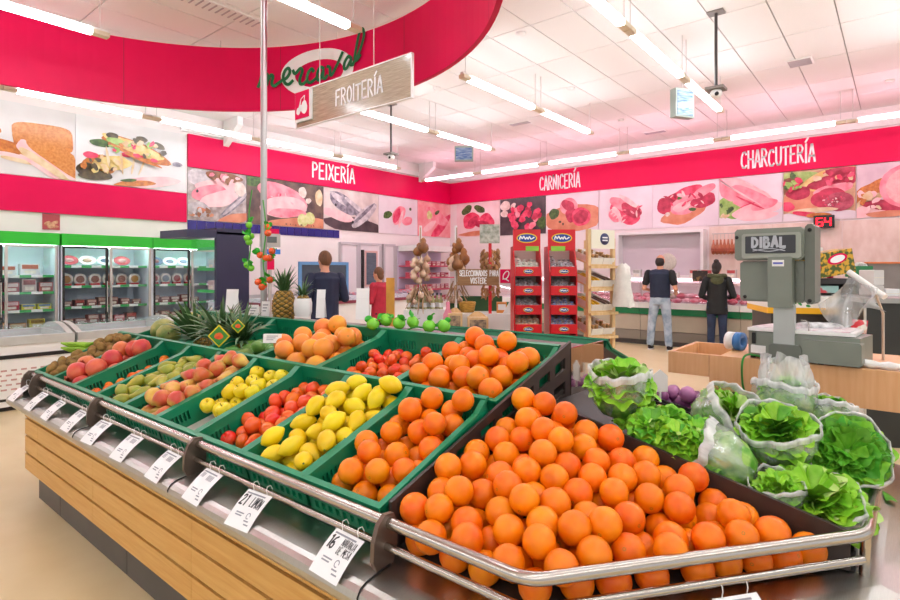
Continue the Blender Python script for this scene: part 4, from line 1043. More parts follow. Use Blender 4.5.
# ------------------------------------------------------------------ pineapples
m_pbody = mat('pineapple_rind', '#8a6a22', .55, col2='#b58a30', scale=30, rnd=.05); m_peye = mat('pineapple_gap', '#4f4a1e', .6, var=.15, scale=40)
m_pleaf = mat('pineapple_leaf', '#35592f', .4, col2='#5f7f4a', scale=9, stretch=(1, 1, .3), rnd=.15); m_pleaf2 = mat('pineapple_leaf_grey', '#6d8a66', .45, col2='#4a6a42', scale=9, rnd=.12)
def pine_body(h, R):
    def f(a, t):
        an = 2*PI*a
        base = R*math.sin(PI*(.09+.83*t))**.42
        u_, v_ = 8*a+6.5*t, 8*a-6.5*t
        bump = abs(math.cos(PI*u_))*abs(math.cos(PI*v_))
        q = base+.010*bump
        return (q*math.cos(an), q*math.sin(an), h*t)
    mb = MB().grid(f, 96, 60, wrap=True)
    nf = len(mb.f)
    for i in range(nf):
        c = sum((mb.v[k] for k in mb.f[i]), Vector())/4
        a = (math.atan2(c.y, c.x)/(2*PI)) % 1; t = c.z/h
        if min(abs(math.cos(PI*(8*a+6.5*t))), abs(math.cos(PI*(8*a-6.5*t)))) < .33: mb.m[i] = 1
    mb.lathe([(0, h-.004), (R*.5, h-.002), (R*.62, h-.012)], 16, 1)
    return mb.mesh('body', [m_pbody, m_peye])
def blade(L, W, bend, m_):
    def f(a, b):
        s = 2*a-1; w_ = W*(1-b**1.5)*.5+.0008
        an = bend*b
        return (s*w_, L*b*math.sin(an)-.3*w_*s*s*-1, L*b*math.cos(an))
    return MB().grid(f, 2, 7).mesh('leaf', m_)
BL = [blade(.20, .036, .2, m_pleaf), blade(.20, .034, .45, m_pleaf), blade(.20, .034, .8, m_pleaf2), blade(.2, .032, .3, m_pleaf)]
BLF = blade(.11, .03, .15, m_letd)
# leaf fallen on the steel ledge
o = link('fallen_leaf', BLF); o.matrix_world = TR(at(892, 500, z=.705), .25, -1.5); tag(o, 'narrow green leaf lying on the right steel ledge', 'leaf')

def crown(parent, z, n, L, seed, spread=55):
    rr = random.Random(seed)
    for i in range(n):
        k = (i+.5)/n
        M = Matrix.Translation((0, 0, z)) @ Matrix.Rotation(i*2.39996, 4, 'Z') @ Matrix.Translation((0, .018*k, 0)) @ Matrix.Rotation(-math.radians(4+spread*k), 4, 'X') @ Matrix.Scale(L/.2*(1.05-.45*k)*rr.uniform(.85, 1.12), 4)
        link('leaf', BL[rr.randrange(4)], parent, M)
pb = pine_body(.235, .078)
r = thing('pineapple', 'whole pineapple standing upright on the ridge beside the steel pole', 'pineapple', at(284, 323, y=2.31))
link('body', pb, r); crown(r, .225, 40, .20, 1, 34)
r = thing('pineapple', 'small pineapple in a white foam net beside the standing pineapple', 'pineapple', at(303, 316, y=2.33), 0); link('body', pb, r, Matrix.Scale(.62, 4)); crown(r, .14, 22, .14, 2, 50)
MB().lathe([(.052, 0), (.060, .03), (.062, .09), (.055, .125)], 18, wob=lambda a, i: 1+.03*math.cos(12*a)).build('foam_net', m_white, r)
for k, (u, v, dx, dz, L, sd) in enumerate(((194, 340, -.30, 1, .30, 3), (216, 342, .02, 1.1, .32, 4), (232, 342, .22, 1.1, .24, 5))):
    r = thing('pineapple', ('pineapple crown leaning left over the melons', 'pineapple with a dense upright crown behind the label', 'small pineapple crown beside the mangoes')[k], 'pineapple',
              M=Matrix.Translation(at(u, v, y=1.80)+Vector((0, .1, -.13))) @ zalign((dx, -.35, dz)))
    link('body', pb, r, Matrix.Scale(.8, 4) @ Matrix.Translation((0, 0, -.06))); crown(r, .14, 60, L, sd, 46)
m_lab = mat('label_green', '#5f9a22', .4, col2='#f0d21a', scale=16, detail=1); 
for k, (u, v) in enumerate(((219, 336), (238, 326))):
    r = thing('fruit_label', ('square yellow and green label hanging on the front pineapple', 'yellow fruit label behind the front pineapple label')[k], 'label', at(u, v, y=1.64+.1*k), .65); r.scale = (1.4-.5*k,)*3
    M = Matrix.Rotation(PI/4, 4, 'Y')
    MB().bx(-.034, .034, -.001, .001, -.034, .034, 0, M).build('card', mat('label_edge', '#e9cf1c', .4), r)
    MB().bx(-.029, .029, -.0018, -.001, -.029, .029, 0, M).build('print_green', mat('label_leaf', '#3c8a2c', .4), r)
    MB().prism(blob(16, .15, .018, .015, 0, 3), .0018, .0026, M=Matrix.Rotation(PI/2, 4, 'X')).build('print_fruit', mat('label_fruit', '#ef7d1c', .4, col2='#e03c22', scale=40), r)

# green bananas behind the kiwis
m_ban = mat('banana_green', '#7fb52a', .4, col2='#a5c93c', scale=6, rnd=.06)
bpth = [(-.085+.17*t, .045*math.sin(PI*t), 0) for t in [k/9 for k in range(10)]]
bme = MB().tube(bpth, [.004, .011, .016, .018, .019, .019, .018, .015, .009, .004], 7).mesh('banana', m_ban)
pb_ = at(80, 352, d=3.95)
for k in range(6):
    o = link('banana', bme); o.matrix_world = Matrix.Translation(pb_+Vector((.03*(k % 3), .035*(k % 3)-.02, .034*(k//3)+.035))) @ Matrix.Scale(1.3, 4) @ Matrix.Rotation(.75+.12*(k % 3), 4, 'Z') @ Matrix.Rotation(-.5, 4, 'X')
    tag(o, 'green banana in the small bunch behind the kiwis', 'banana', 'green bananas')
mb = MB(); slotted(mb, (-4.395, 1.09), (-4.395, 2.15), lambda s: .70+.12*s, lambda s: .82+.32*s, [(.5, .68, long_slots(4, .1, .9, .03))], .012, (-1, 0)); mb.build('side_panel', m_bin, isl)

# ------------------------------------------------------------------ steel pole, garlands and ridge cards
px_, py_ = -3.71, 2.31
r = thing('steel_pole', 'tall thin steel pole rising from the island to the ceiling', 'pole', (px_, py_, 1.126))
MB().cyl((0, 0, .006), (0, 0, CEIL-1.127), .024, seg=14).build('shaft', m_steel, r)
MB().lathe([(0, 0), (.05, 0), (.05, .006), (0, .006)], 16).build('base_plate', m_steel, r)
m_gleaf = mat('plastic_leaf', '#2fae25', .4, var=.15, scale=20, rnd=.1); m_gball = mat('plastic_tomato_green', '#7ed13a', .25, var=.08, scale=20); m_oball = mat('plastic_tomato_orange', '#f2602a', .25, var=.1, scale=20)
m_vine = mat('plastic_vine', '#3c9a2a', .5)
gl_ = MB().grid(lambda a, b: ((2*a-1)*.022*math.sin(PI*(.1+.88*b)), .008*math.sin(6*b)-.01*(2*a-1)**2, .055*b), 4, 6).mesh('leaf', m_gleaf)
def garland(label, path, balls, m_, rb, d, seed, lsc=1.0):
    rr = random.Random(seed); base = at(path[0][0], path[0][1], d=d)
    r = thing('tomato_garland', label, 'garland', base)
    MB().tube([Vector(p)-base for p in catmull([tuple(at(u, v, d=d)) for u, v in path], 4)], .005, 5).build('vine', m_vine, r)
    for u, v in balls:
        q = at(u, v, d=d+rr.uniform(-.03, .03))-base
        b = MB().lathe(sphere_prof(rb, .15, .92), 14).build('tomato', m_, r, Matrix.Translation(q) @ rndrot(rr))
        MB().tube([(0, 0, rb*.8), (.004, .002, rb*1.25)], .002, 5).build('stem', m_vine, b)
        for k in range(2):
            link('leaf', gl_, r, Matrix.Translation(q+Vector((0, 0, rb*.8))) @ rndrot(rr) @ Matrix.Scale(lsc*rr.uniform(.8, 1.3), 4))
    return r
garland('hanging plastic vine of light green tomatoes left of the steel pole', [(252, 190), (249, 215), (251, 240), (248, 268)], [(247, 238), (251, 236), (249, 242), (247, 265), (251, 268), (249, 225)], m_gball, .026, 4.12, 1, .8)
garland('hanging plastic vine of orange-red tomatoes right of the steel pole', [(263, 200), (266, 230), (263, 260), (266, 282)], [(268, 227), (268, 233), (272, 251), (260, 255), (266, 258), (270, 258), (258, 282), (264, 285), (270, 280), (262, 287)], m_oball, .026, 4.05, 2, .8)
garland('plastic vine of bright green tomatoes lying along the island ridge', [(366, 327), (385, 329), (400, 333), (415, 327), (430, 329), (446, 330)], [(373, 324), (386, 320), (399, 323), (413, 322), (429, 326), (444, 326)], m_gball, .037, 3.08, 3, .9)
def stand_card(u, v, y_, w, h, label, rz=.65, lines=True):
    r = thing('card_stand', label, 'price card', at(u, v, y=y_), rz)
    MB().bx(-w/2, w/2, -.002, .002, 0, h, 0, Matrix.Rotation(-.18, 4, 'X')).build('card', m_white, r)
    MB().bx(-w/2, w/2, .0, .004, 0, h*.7, 0, Matrix.Translation((0, h*.30, 0)) @ Matrix.Rotation(.28, 4, 'X')).build('back_leg', m_white, r)
    if lines:
        mb = MB(); fx = lambda a, b: Matrix.Rotation(-.18, 4, 'X') @ Vector((a, -.003, b))
        for k in range(3): ribbon(mb, [(-w*.3, h*(.75-.2*k)), (w*(.3-.12*k), h*(.75-.2*k))], h*.07, fx)
        mb.build('print', mat('print_grey', '#8d8d93', .6), r)
stand_card(253, 318, 2.27, .075, .10, 'small white price card at the foot of the steel pole'); stand_card(265, 316, 2.29, .06, .11, 'narrow white price card right of the steel pole')
stand_card(231, 312, 2.36, .10, .19, 'tall white card stand left of the steel pole', lines=False); stand_card(320, 318, 2.38, .06, .20, 'white folding card stand right of the small pineapple', lines=False)
stand_card(362, 320, 2.42, .085, .21, 'large white card stand before the fish counter', lines=False)
stand_card(272, 343, 1.70, .10, .05, 'white price card clipped to the grapefruit crate')

# ------------------------------------------------------------------ price tags hanging on the lower rail
m_card = mat('tag_white', '#f4f4f4', .35, var=.01, scale=5); m_ink = mat('tag_ink', '#2b2b2e', .6); m_inkg = mat('tag_ink_grey', '#9a9aa2', .6)
def price_tag(x, label, words=None, seed=0, M=None, w=.122, L=.124):
    rr = random.Random(seed)
    if M is None:
        # hangs from the lower rail and rests its foot on the ledge
        top = Vector((x, 1.003, .746)); tilt = math.atan2(.075, .088)
        M = Matrix.Translation(top) @ Matrix.Rotation(rr.uniform(-.06, .1), 4, 'Z') @ Matrix.Rotation(tilt-PI/2+PI/2, 4, 'X')
    r = thing('price_tag', label, 'price tag', M=M)
    sag = lambda b: .006*math.sin(PI*min(1, -b/L))
    fm = lambda a, b: Vector((a, b, sag(b)))
    MB().grid(lambda a, b: fm((a-.5)*w, -L*b), 2, 8).build('card', m_card, r)
    fn = lambda a, b: Vector((a, b, sag(b)+.0008))
    mb = MB()
    if words:
        text(mb, words[0], -w*.44, -.054, .036, .0055, fn, adv=.58, xs=.85)
        for k, wd in enumerate(words[1:]):
            hh = .034 if len(words) == 2 else .020
            text(mb, wd, -w*.02, -.036-.024*k if len(words) > 2 else -.053, hh, hh*.10, fn, adv=.62, xs=(.056/(len(wd)*.62*hh)))
    else:
        for k in range(3): ribbon(mb, [(-w*.4+.008*k, -.034), (-w*.4+.008*k+.002, -.018)], .004, fn)
        for k in range(5): ribbon(mb, [(-w*.02+.008*k, -.038), (-w*.02+.008*k, -.020)], .0045, fn)
    mb.build('printed_words', m_ink if words else m_inkg, r)
    mb = MB(); ribbon(mb, [(-w*.42, -.011), (w*.3, -.011)], .005, fn)
    for q in ((-.3, -.078, .0), (-.3, -.086, -.05), (.14, -.096, .3), (.2, -.106, .36)): ribbon(mb, [(q[0]*w, q[1]), (q[2]*w, q[1])], .004, fn)
    ribbon(mb, [fn_ for fn_ in arc(.2*w, -.080, .008, .009, 0, 300, 8)], .003, fn)
    mb.build('printed_lines', m_inkg, r)
    for a in (-w*.28, w*.28):
        MB().tube([(a, 0, .001), (a, .004, .006), (a, .008, .014), (a, .018, .020), (a, .028, .012), (a, .024, -.004)], .0014, 5).build('hook', m_white, r)
tags = [(-1.18, 'white price tag numbered 16 on the rail below the front oranges', ('16', 'NARANJA', 'DE MESA')), (-1.63, 'white price tag numbered 21 on the rail below the lemons', ('21', 'LIMON')),
        (-1.93, 'white price tag on the rail below the tomatoes', None), (-2.25, 'white price tag on the rail below the yellow apples', None), (-2.61, 'white price tag on the rail below the red pears', None),
        (-2.97, 'white price tag on the rail below the green pears', None), (-3.28, 'white price tag on the rail below the mandarins', None), (-3.62, 'white price tag on the rail below the pomegranates', None),
        (-3.94, 'white price tag on the rail below the kiwis', None), (-4.30, 'white price tag at the left end of the rail', None)]
for k, (x, lb, wd) in enumerate(tags): price_tag(x, lb, wd, k+1)
q0, q1 = Vector(offs(RP, .022)[3]), Vector(offs(RP, .022)[4]); cm = q0.lerp(q1, .55)
price_tag(0, 'white price tag hanging on the corner rail below the orange heap', ('9', 'NARANJA'), 30, Matrix.Translation((cm.x, cm.y, .718)) @ Matrix.Rotation(math.atan2(q1.y-q0.y, q1.x-q0.x), 4, 'Z') @ Matrix.Rotation(.75, 4, 'X'))
# ------------------------------------------------------------------ upright glass fridges along the left wall
m_fgreen = mat('fridge_green', '#1fc21f', .35, var=.03, scale=3); m_fin = mat('fridge_inside', '#dfe6ee', .5, var=.03, scale=3); m_alu = mat('alu_frame', '#c9c4bd', .35, .6, var=.03, scale=9)
m_glass = film('door_glass', '#f8fbfc', .96, .03, dmix=.05); m_lamp = mat('fridge_lamp', '#eaf4ff', .4, emit=14.0)
m_strip_g = mat('price_strip_green', '#3fae5e', .4); m_strip_w = mat('price_strip_white', '#eef3ee', .4)
FX0, FX1 = -10.72, -9.95
def fridge(y0, y1, label, shelves, seed):
    r = thing('upright_fridge', label, 'fridge', (FX0, y0, 0)); W_ = y1-y0; D_ = FX1-FX0
    MB().bx(0, .05, 0, W_, .12, 1.99).build('back_panel', m_fin, r)
    for yy in (0, W_-.02): MB().bx(.05, D_, yy, yy+.02, .12, 1.86).build('side_panel', m_fin, r)
    MB().bx(0, D_-.02, 0, W_, 0, .12).build('plinth', m_kick, r)
    MB().bx(.05, D_, .02, W_-.02, .12, .3).build('bottom_tray', m_alu, r)
    MB().bx(.05, D_+.03, 0, W_, 1.86, 2.04).build('header', m_fgreen, r)
    MB().bx(D_-.12, D_-.08, .04, W_-.04, 1.83, 1.855).build('lamp', m_lamp, r)
    for z in shelves:
        s_ = MB().bx(.05, D_-.14, .03, W_-.03, z-.02, z).build('shelf', m_fin, r)
        n_ = 9
        for k in range(n_):
            a = .03+(W_-.06)*k/n_; b = .03+(W_-.06)*(k+1)/n_
            MB().bx(D_-.14, D_-.132, a, b, z-.035, z+.005).build('price_strip', m_strip_g if k % 2 == 0 else m_strip_w, s_)
    for k in range(2):
        a, b = .012+k*(W_/2), W_/2-.012+k*(W_/2)
        d_ = MB()
        for bb in ((a, a+.035, .16, 1.85), (b-.035, b, .16, 1.85), (a+.035, b-.035, .16, .20), (a+.035, b-.035, 1.82, 1.85)): d_.bx(D_-.03, D_, bb[0], bb[1], bb[2], bb[3])
        d_ = d_.build('door', m_black if k == 0 else m_alu, r)
        MB().bx(D_-.018, D_-.014, a+.035, b-.035, .2, 1.82).build('glass', m_glass, d_)
        hy = b-.02 if k == 0 else a+.02
        MB().cyl((D_+.02, hy, .8), (D_+.02, hy, 1.3), .008, seg=6).build('handle', m_alu, d_)
fridge(1.36, 2.70, 'upright glass fridge with ready meal boxes at the photo\'s left edge', (1.40, 1.15, .88, .60), 1)
fridge(2.73, 4.05, 'upright glass fridge with round tubs between two pale posts', (1.55, 1.23, .90, .62), 2)
fridge(4.06, 5.38, 'upright glass fridge beside the navy blue cabinet', (1.55, 1.23, .90, .62), 3)
# packs on the shelves
def pk(c): return mat('pack_'+c.strip('#'), c, .35, var=.12, scale=18, rnd=.08)
round_me = {}
def round_pack(c, c2):
    k = ('r', c, c2)
    if k not in round_me:
        mb = MB().lathe([(0, 0), (.075, 0), (.085, .01), (.085, .045), (.078, .05), (0, .05)], 18, 0, Matrix.Rotation(PI/2, 4, 'Y'))
        mb.lathe([(0, .051), (.05, .052), (.055, .05)], 16, 1, Matrix.Rotation(PI/2, 4, 'Y')); mb.bx(-.02, .056, -.06, .06, -.088, -.06, 2)
        round_me[k] = mb.mesh('round_tub', [pk('#d8cfc2'), pk(c), pk(c2)])
    return round_me[k]
def box_pack(c, c2, w, h, d=.14):
    k = ('b', c, c2, w, h)
    if k not in round_me:
        mb = MB().bx(0, d, -w/2, w/2, 0, h).bx(d, d+.003, -w*.42, w*.42, h*.55, h*.92, 1).bx(d, d+.003, -w*.3, w*.3, h*.12, h*.42, 2)
        round_me[k] = mb.mesh('food_pack', [pk(c), pk(c2), pk('#e9dccb')])
    return round_me[k]
def oval_tray(c, c2):
    k = ('o', c, c2)
    if k not in round_me:
        mb = MB().lathe([(0, 0), (.10, 0), (.13, .02), (.125, .024), (.09, .012), (0, .012)], 20, 0, Matrix.Translation((.05, 0, .075)) @ Matrix.Rotation(1.1, 4, 'Y') @ Matrix.Diagonal((.65, 1, 1, 1)))
        mb.ell((.06, 0, .078), (.025, .07, .04), 12, 6, 1)
        round_me[k] = mb.mesh('platter', [pk(c), pk(c2)])
    return round_me[k]
rr = random.Random(77)
def shelf_row(y0, y1, z, kind, label, group, cols, step):
    y = y0+step/2; xf = FX1-.34
    while y < y1-step/3:
        c, c2 = rr.choice(cols)
        if kind == 'round': o = link('round_tub', round_pack(c, c2)); o.location = (xf+.02, y, z+.100); o.scale = (1, 1.1, 1.1)
        elif kind == 'oval': o = link('platter', oval_tray(c, c2)); o.location = (xf, y, z+.004)
        else:
            h_ = rr.choice((.14, .17, .19)) if kind == 'box' else rr.choice((.08, .10, .13)) ; o = link('food_pack', box_pack(c, c2, step*.88, h_)); o.location = (xf, y, z+.003)
        tag(o, label, {'round': 'tub', 'oval': 'platter'}.get(kind, 'package'), group); y += step*rr.uniform(.98, 1.12)
reds = [('#7c3d38', '#c9a89a'), ('#9a5850', '#d9c0b4'), ('#6b3430', '#b04a42'), ('#8a4640', '#e2d4c8')]
A, B_ = 1.42, 2.66
shelf_row(A, B_, 1.40, 'box', 'pale ready meal box on the top shelf of the left fridge', 'ready meal boxes', [('#dcd9dc', '#b3572f'), ('#e6e6ea', '#5b78b8')], .27)
shelf_row(A, B_, 1.15, 'box', 'red and grey food pack on the second shelf of the left fridge', 'red packs in the left fridge', [('#b05a5a', '#e5d5d0'), ('#c9b6ac', '#8a3a3a'), ('#b8453f', '#d9c9c0')], .2)
shelf_row(A, B_, .88, 'pack', 'yellow or red pack on the third shelf of the left fridge', 'yellow packs in the left fridge', [('#e8c928', '#c02a2a'), ('#d8d02c', '#6a8ab0'), ('#b52a3a', '#e6c4c4')], .2)
shelf_row(A, B_, .60, 'pack', 'brown food pack on the low shelf of the left fridge', 'brown packs in the left fridge', [('#c08a4a', '#e0c090'), ('#c9b22a', '#8a6a2a')], .22)
A, B_ = 2.78, 4.0
shelf_row(A, B_, 1.55, 'oval', 'oval platter or red tray on the top shelf of the middle fridge', 'platters in the middle fridge', [('#e6e0dc', '#c9a08a'), ('#c23b4a', '#d9a0a0'), ('#e0dde0', '#5a6a86')], .26)
shelf_row(A, B_, 1.23, 'round', 'round food tub on the second shelf of the middle fridge', 'round tubs in the middle fridge', [('#b8843a', '#b8202a'), ('#a8743a', '#c03038'), ('#8a5a4a', '#c22a30')], .19)
shelf_row(A, B_, .90, 'pack', 'dark red meat pack on the third shelf of the middle fridge', 'meat packs in the middle fridge', reds, .16)
shelf_row(A, B_, .62, 'pack', 'meat tray on the low shelf of the middle fridge', 'low meat trays in the middle fridge', reds+[('#c24a52', '#e0c0c0')], .18)
A, B_ = 4.1, 5.0
shelf_row(A, B_, 1.55, 'oval', 'platter on the top shelf of the right fridge', 'platters in the right fridge', [('#3f5a78', '#9a5a5a'), ('#dfe3e8', '#8a9ab0')], .24)
shelf_row(A, B_, 1.23, 'round', 'round food tub on the second shelf of the right fridge', 'round tubs in the right fridge', [('#9a4a44', '#b8202a'), ('#7c8a94', '#c03038')], .2)
shelf_row(A, B_, .90, 'pack', 'dark meat pack on the third shelf of the right fridge', 'meat packs in the right fridge', reds, .17)
shelf_row(A, B_, .62, 'pack', 'brown meat tray on the low shelf of the right fridge', 'low meat trays in the right fridge', reds, .17)
# small notice on the white wall above the fridges
r = thing('wall_notice', 'small square picture notice above the green fridge header', 'notice', (WX+.004, at(51, x=WX, z=2).y, 2.14))
MB().bx(0, .01, -.12, .12, 0, .26).build('board', mat('notice_red', '#b8434a', .4), r)
mb = MB()
for k, (cx, cy, q) in enumerate(((-.05, .10, .055), (.05, .12, .05), (0, .06, .06), (.06, .05, .04))):
    mb.add([(.012+.001*k, p[0], p[1]) for p in blob(12, .2, q, q*.6, .3, k, cx, cy)], [list(range(12))])
mb.build('food_print', mat('notice_food', '#e3b08a', .4, col2='#b9674a', scale=20), r)

# ------------------------------------------------------------------ chest freezers
m_frz = mat('freezer_white', '#efeee8', .4, var=.03, scale=4); m_frim = mat('freezer_rim', '#c2c2ba', .35, .1, var=.04, scale=9); m_lid = film('lid_glass', '#f4fafd', .90, .04, dmix=.3)
m_frgrill = mat('freezer_dash', '#c79c94', .5, var=.1, scale=20)
def freezer(y0, y1, label):
    L_ = y1-y0
    r = thing('chest_freezer', label, 'freezer', (-8.25, y0, 0))
    MB().bx(.03, 1.0, .02, L_-.02, 0, .05).build('foot', m_black, r)
    MB().bx(0, 1.05, 0, L_, .05, .11).build('plinth', m_frz, r)
    MB().bx(.02, 1.055, .0, L_, .11, .135).build('lower_bumper', m_black, r)
    MB().bx(0, 1.05, 0, L_, .135, .55).build('body', m_frz, r)
    MB().bx(-.01, 1.065, 0, L_, .55, .59).build('bumper', m_black, r)
    MB().bx(0, 1.05, 0, L_, .59, .69).build('upper_body', m_frz, r)
    mb = MB()
    for b in ((0, .10, 0, L_), (.95, 1.07, 0, L_), (.10, .95, 0, .07), (.10, .95, L_-.07, L_)): mb.bx(b[0], b[1], b[2], b[3], .69, .775)
    mb.build('rim', m_frim, r)
    prof = [(.04+.98*t, .775+.135*math.sin(PI*(.12+.80*t))-.05) for t in [k/12 for k in range(13)]]
    MB().grid(lambda a, b: (prof[int(round(b*12))][0], .05+(L_-.1)*a, prof[int(round(b*12))][1]), 2, 12).build('lid_glass', m_lid, r)
    for yy in (0.0, L_-.06):
        mb = MB()
        pts = [(p[0], p[1]+.012) for p in prof]+[(1.02, .775), (.04, .775)]
        mb.prism(pts, -(yy+.06), -yy, M=Matrix.Rotation(PI/2, 4, 'X')); mb.build('end_cap', m_frim, r)
    MB().bx(.12, .93, .08, L_-.08, .691, .70).build('frozen_packs', mat('frozen_packs', '#f4f8fb', .4, col2='#cfe0ee', scale=7, lo=.4, hi=.8), r)
    mb = MB()
    for j in range(5):
        for k in range(int(L_/.085)):
            yy = .06+.085*k+(.042 if j % 2 else 0)
            if yy < L_-.06: mb.bx(1.05, 1.0515, yy, yy+.05, .22+.05*j, .238+.05*j)
    o = mb.build('vent_dashes', m_frgrill, r); o['kind'] = 'stuff'
freezer(-.4, 2.10, 'white chest freezer with curved glass lid at the left edge')
freezer(2.13, 3.30, 'white chest freezer with glass lid nearer the navy cabinet')

# ------------------------------------------------------------------ navy chilled cabinet
m_navy = mat('navy_panel', '#2c2a48', .4, var=.05, scale=4)
r = thing('chilled_cabinet', 'navy blue open chilled cabinet with lit white shelves', 'cabinet', (-7.62, 3.62, 0))
MB().bx(.68, .74, -.02, .44, .1, 1.98).build('side_panel', m_navy, r); MB().bx(0, .03, .0, .44, .1, 1.95).build('side_glass', m_glass, r)
MB().bx(.03, .68, .40, .44, .1, 1.95).build('back_panel', m_fin, r); MB().bx(0, .74, -.02, .44, 0, .5).build('base', m_navy, r)
MB().prism([(0, -.02), (.74, -.02), (.74, .44), (0, .44)], 1.95, 2.03).build('top', m_navy, r); MB().prism([(-.04, -.40), (.60, -.34), (.74, -.02), (0, -.02)], 1.90, 2.0).build('canopy', m_navy, r)
MB().bx(.05, .6, .02, .06, 1.93, 1.945).build('lamp', m_lamp, r)
for z in (.9, 1.2, 1.5, 1.78):
    s_ = MB().bx(.03, .68, .08, .40, z-.02, z).build('shelf', m_fin, r); MB().bx(.03, .68, .07, .08, z-.03, z+.01).build('price_strip', m_strip_g, s_)
for k in range(12):
    o = link('food_pack', box_pack(*rr.choice([('#dfe3e8', '#8fb0c9'), ('#c9d6dc', '#d9dde0'), ('#d9c9c9', '#b9a0a0')]), .16, .13)); z = (.9, 1.2, 1.5)[k//4]
    o.matrix_world = TR((-7.5+.16*(k % 4), 3.98, z+.003), -PI/2); tag(o, 'pale packaged carton on a shelf of the navy cabinet', 'package', 'cartons in the navy cabinet')

# ------------------------------------------------------------------ fish counter and doors on the left wall
m_door = mat('door_white', '#ece2e4', .4, var=.02, scale=3); m_dglass = mat('door_glass_dark', '#5b6470', .15, var=.2, scale=6, stretch=(1, 1, 8)); m_gasket = mat('door_gasket', '#c9bfc2', .5)
def wall_door(n_, u0, u1, zt, win=None, notice=False):
    ya, yb = at(u0, x=WX, z=1).y, at(u1, x=WX, z=1).y
    o = struct('door_%d' % n_, MB().bx(WX+.002, WX+.06, ya, yb, 0, zt), m_door)
    mb = MB()
    for b in ((ya-.05, ya, 0, zt+.06), (yb, yb+.05, 0, zt+.06), (ya, yb, zt, zt+.06)): mb.bx(WX+.002, WX+.09, b[0], b[1], b[2], b[3])
    mb.build('door_frame', m_gasket, o)
    if win:
        wa, wb = ya+(yb-ya)*win[0], ya+(yb-ya)*win[1]
        MB().bx(WX+.06, WX+.075, wa-.05, wb+.05, 1.05, 1.98).build('window_frame', mat('window_pink', '#d9b0a8', .5), o)
        MB().bx(WX+.075, WX+.08, wa, wb, 1.1, 1.93).build('window_glass', m_dglass, o)
        MB().bx(WX+.06, WX+.12, ya+.03, ya+.09, 1.0, 2.0).build('handle', m_black, o)
    if notice:
        MB().bx(WX+.06, WX+.064, ya+.25, ya+.62, 1.35, 2.0).build('notice', m_white, o)
        mb = MB()
        for k in range(6): ribbon(mb, [(ya+.30, 1.9-.09*k), (ya+.57, 1.9-.09*k)], .03, lambda a, b: Vector((WX+.066, a, b)))
        mb.build('printed_words', m_inkg, o)
wall_door(1, 340, 355, 2.12); wall_door(2, 358.5, 378, 2.12, (.30, .80)); wall_door(3, 383, 392, 2.12); wall_door(4, 395, 412, 2.08, None, True)
m_ice = mat('crushed_ice', '#e6e9f0', .4, col2='#b8bcc8', scale=40, bump=.5, bscale=80)
r = thing('fish_counter', 'white fish counter with ice bed below the fish pictures', 'counter', (-9.7, 5.7, 0))
MB().bx(0, .95, 0, 4.4, 0, .80).build('base', m_frz, r); MB().bx(-.02, 1.0, -.02, 4.42, .80, .86).build('edge_strip', mat('maroon_strip', '#8a3a4a', .4), r)
MB().bx(0, .95, 0, 4.4, .86, .93).build('ice_bed', m_ice, r); MB().bx(0, .02, 0, 2.2, .93, 1.0).build('back_lip', m_alu, r)
g = MB()
for b in ((.90, .94, .5, 1.7, 1.58, 1.64), (.90, .94, .5, 1.7, .93, .98), (.90, .94, .5, .56, .98, 1.58), (.90, .94, 1.64, 1.7, .98, 1.58)): g.bx(*b)
g = g.build('blue_frame', mat('frame_blue', '#5f93c4', .4), r); MB().bx(.915, .925, .56, 1.64, .98, 1.58).build('dark_glass', mat('smoked_glass', '#4a5560', .12, var=.1, scale=4), g)
fsh = MB().lathe([(0, -.15), (.012, -.14), (.035, -.09), (.045, -.03), (.04, .04), (.02, .1), (.01, .125), (.03, .15), (0, .152)], 10)
for v in fsh.v: v.x *= .5
fme = fsh.mesh('fish', mat('fish_skin', '#a9a6b4', .3, col2='#d88a92', scale=9, rnd=.2))
for k in range(16):
    o = link('fish', fme); o.matrix_world = TR((-9.45+.22*(k % 3), 8.0+.37*(k//3), .955), rr.uniform(-.4, .4), PI/2, PI/2); tag(o, 'fish laid out on the ice of the fish counter', 'fish', 'fish on the ice')
r = thing('counter_scale', 'grey weighing scale display hanging above the fish counter', 'scale', at(270, 241, d=9.2), 1.2)
MB().bx(-.16, .16, -.05, .05, -.10, .12).build('housing', mat('scale_grey', '#b9b7ae', .4), r); MB().bx(-.10, .10, -.056, -.05, -.03, .07).build('screen', mat('scale_screen', '#57605c', .3), r)
MB().bx(-.14, .14, -.04, .04, .12, .20).build('red_sign', m_red, r); MB().bx(-.14, .16, -.05, .04, -.22, -.14).build('blue_sign', mat('sign_blue', '#2b7fd6', .4), r); MB().bx(-.14, .06, -.05, .04, -.48, -.30).build('red_card', m_red, r)
MB().cyl((0, 0, -r.location.z), (0, 0, -.1), .03, seg=8).build('post', m_alu, r)
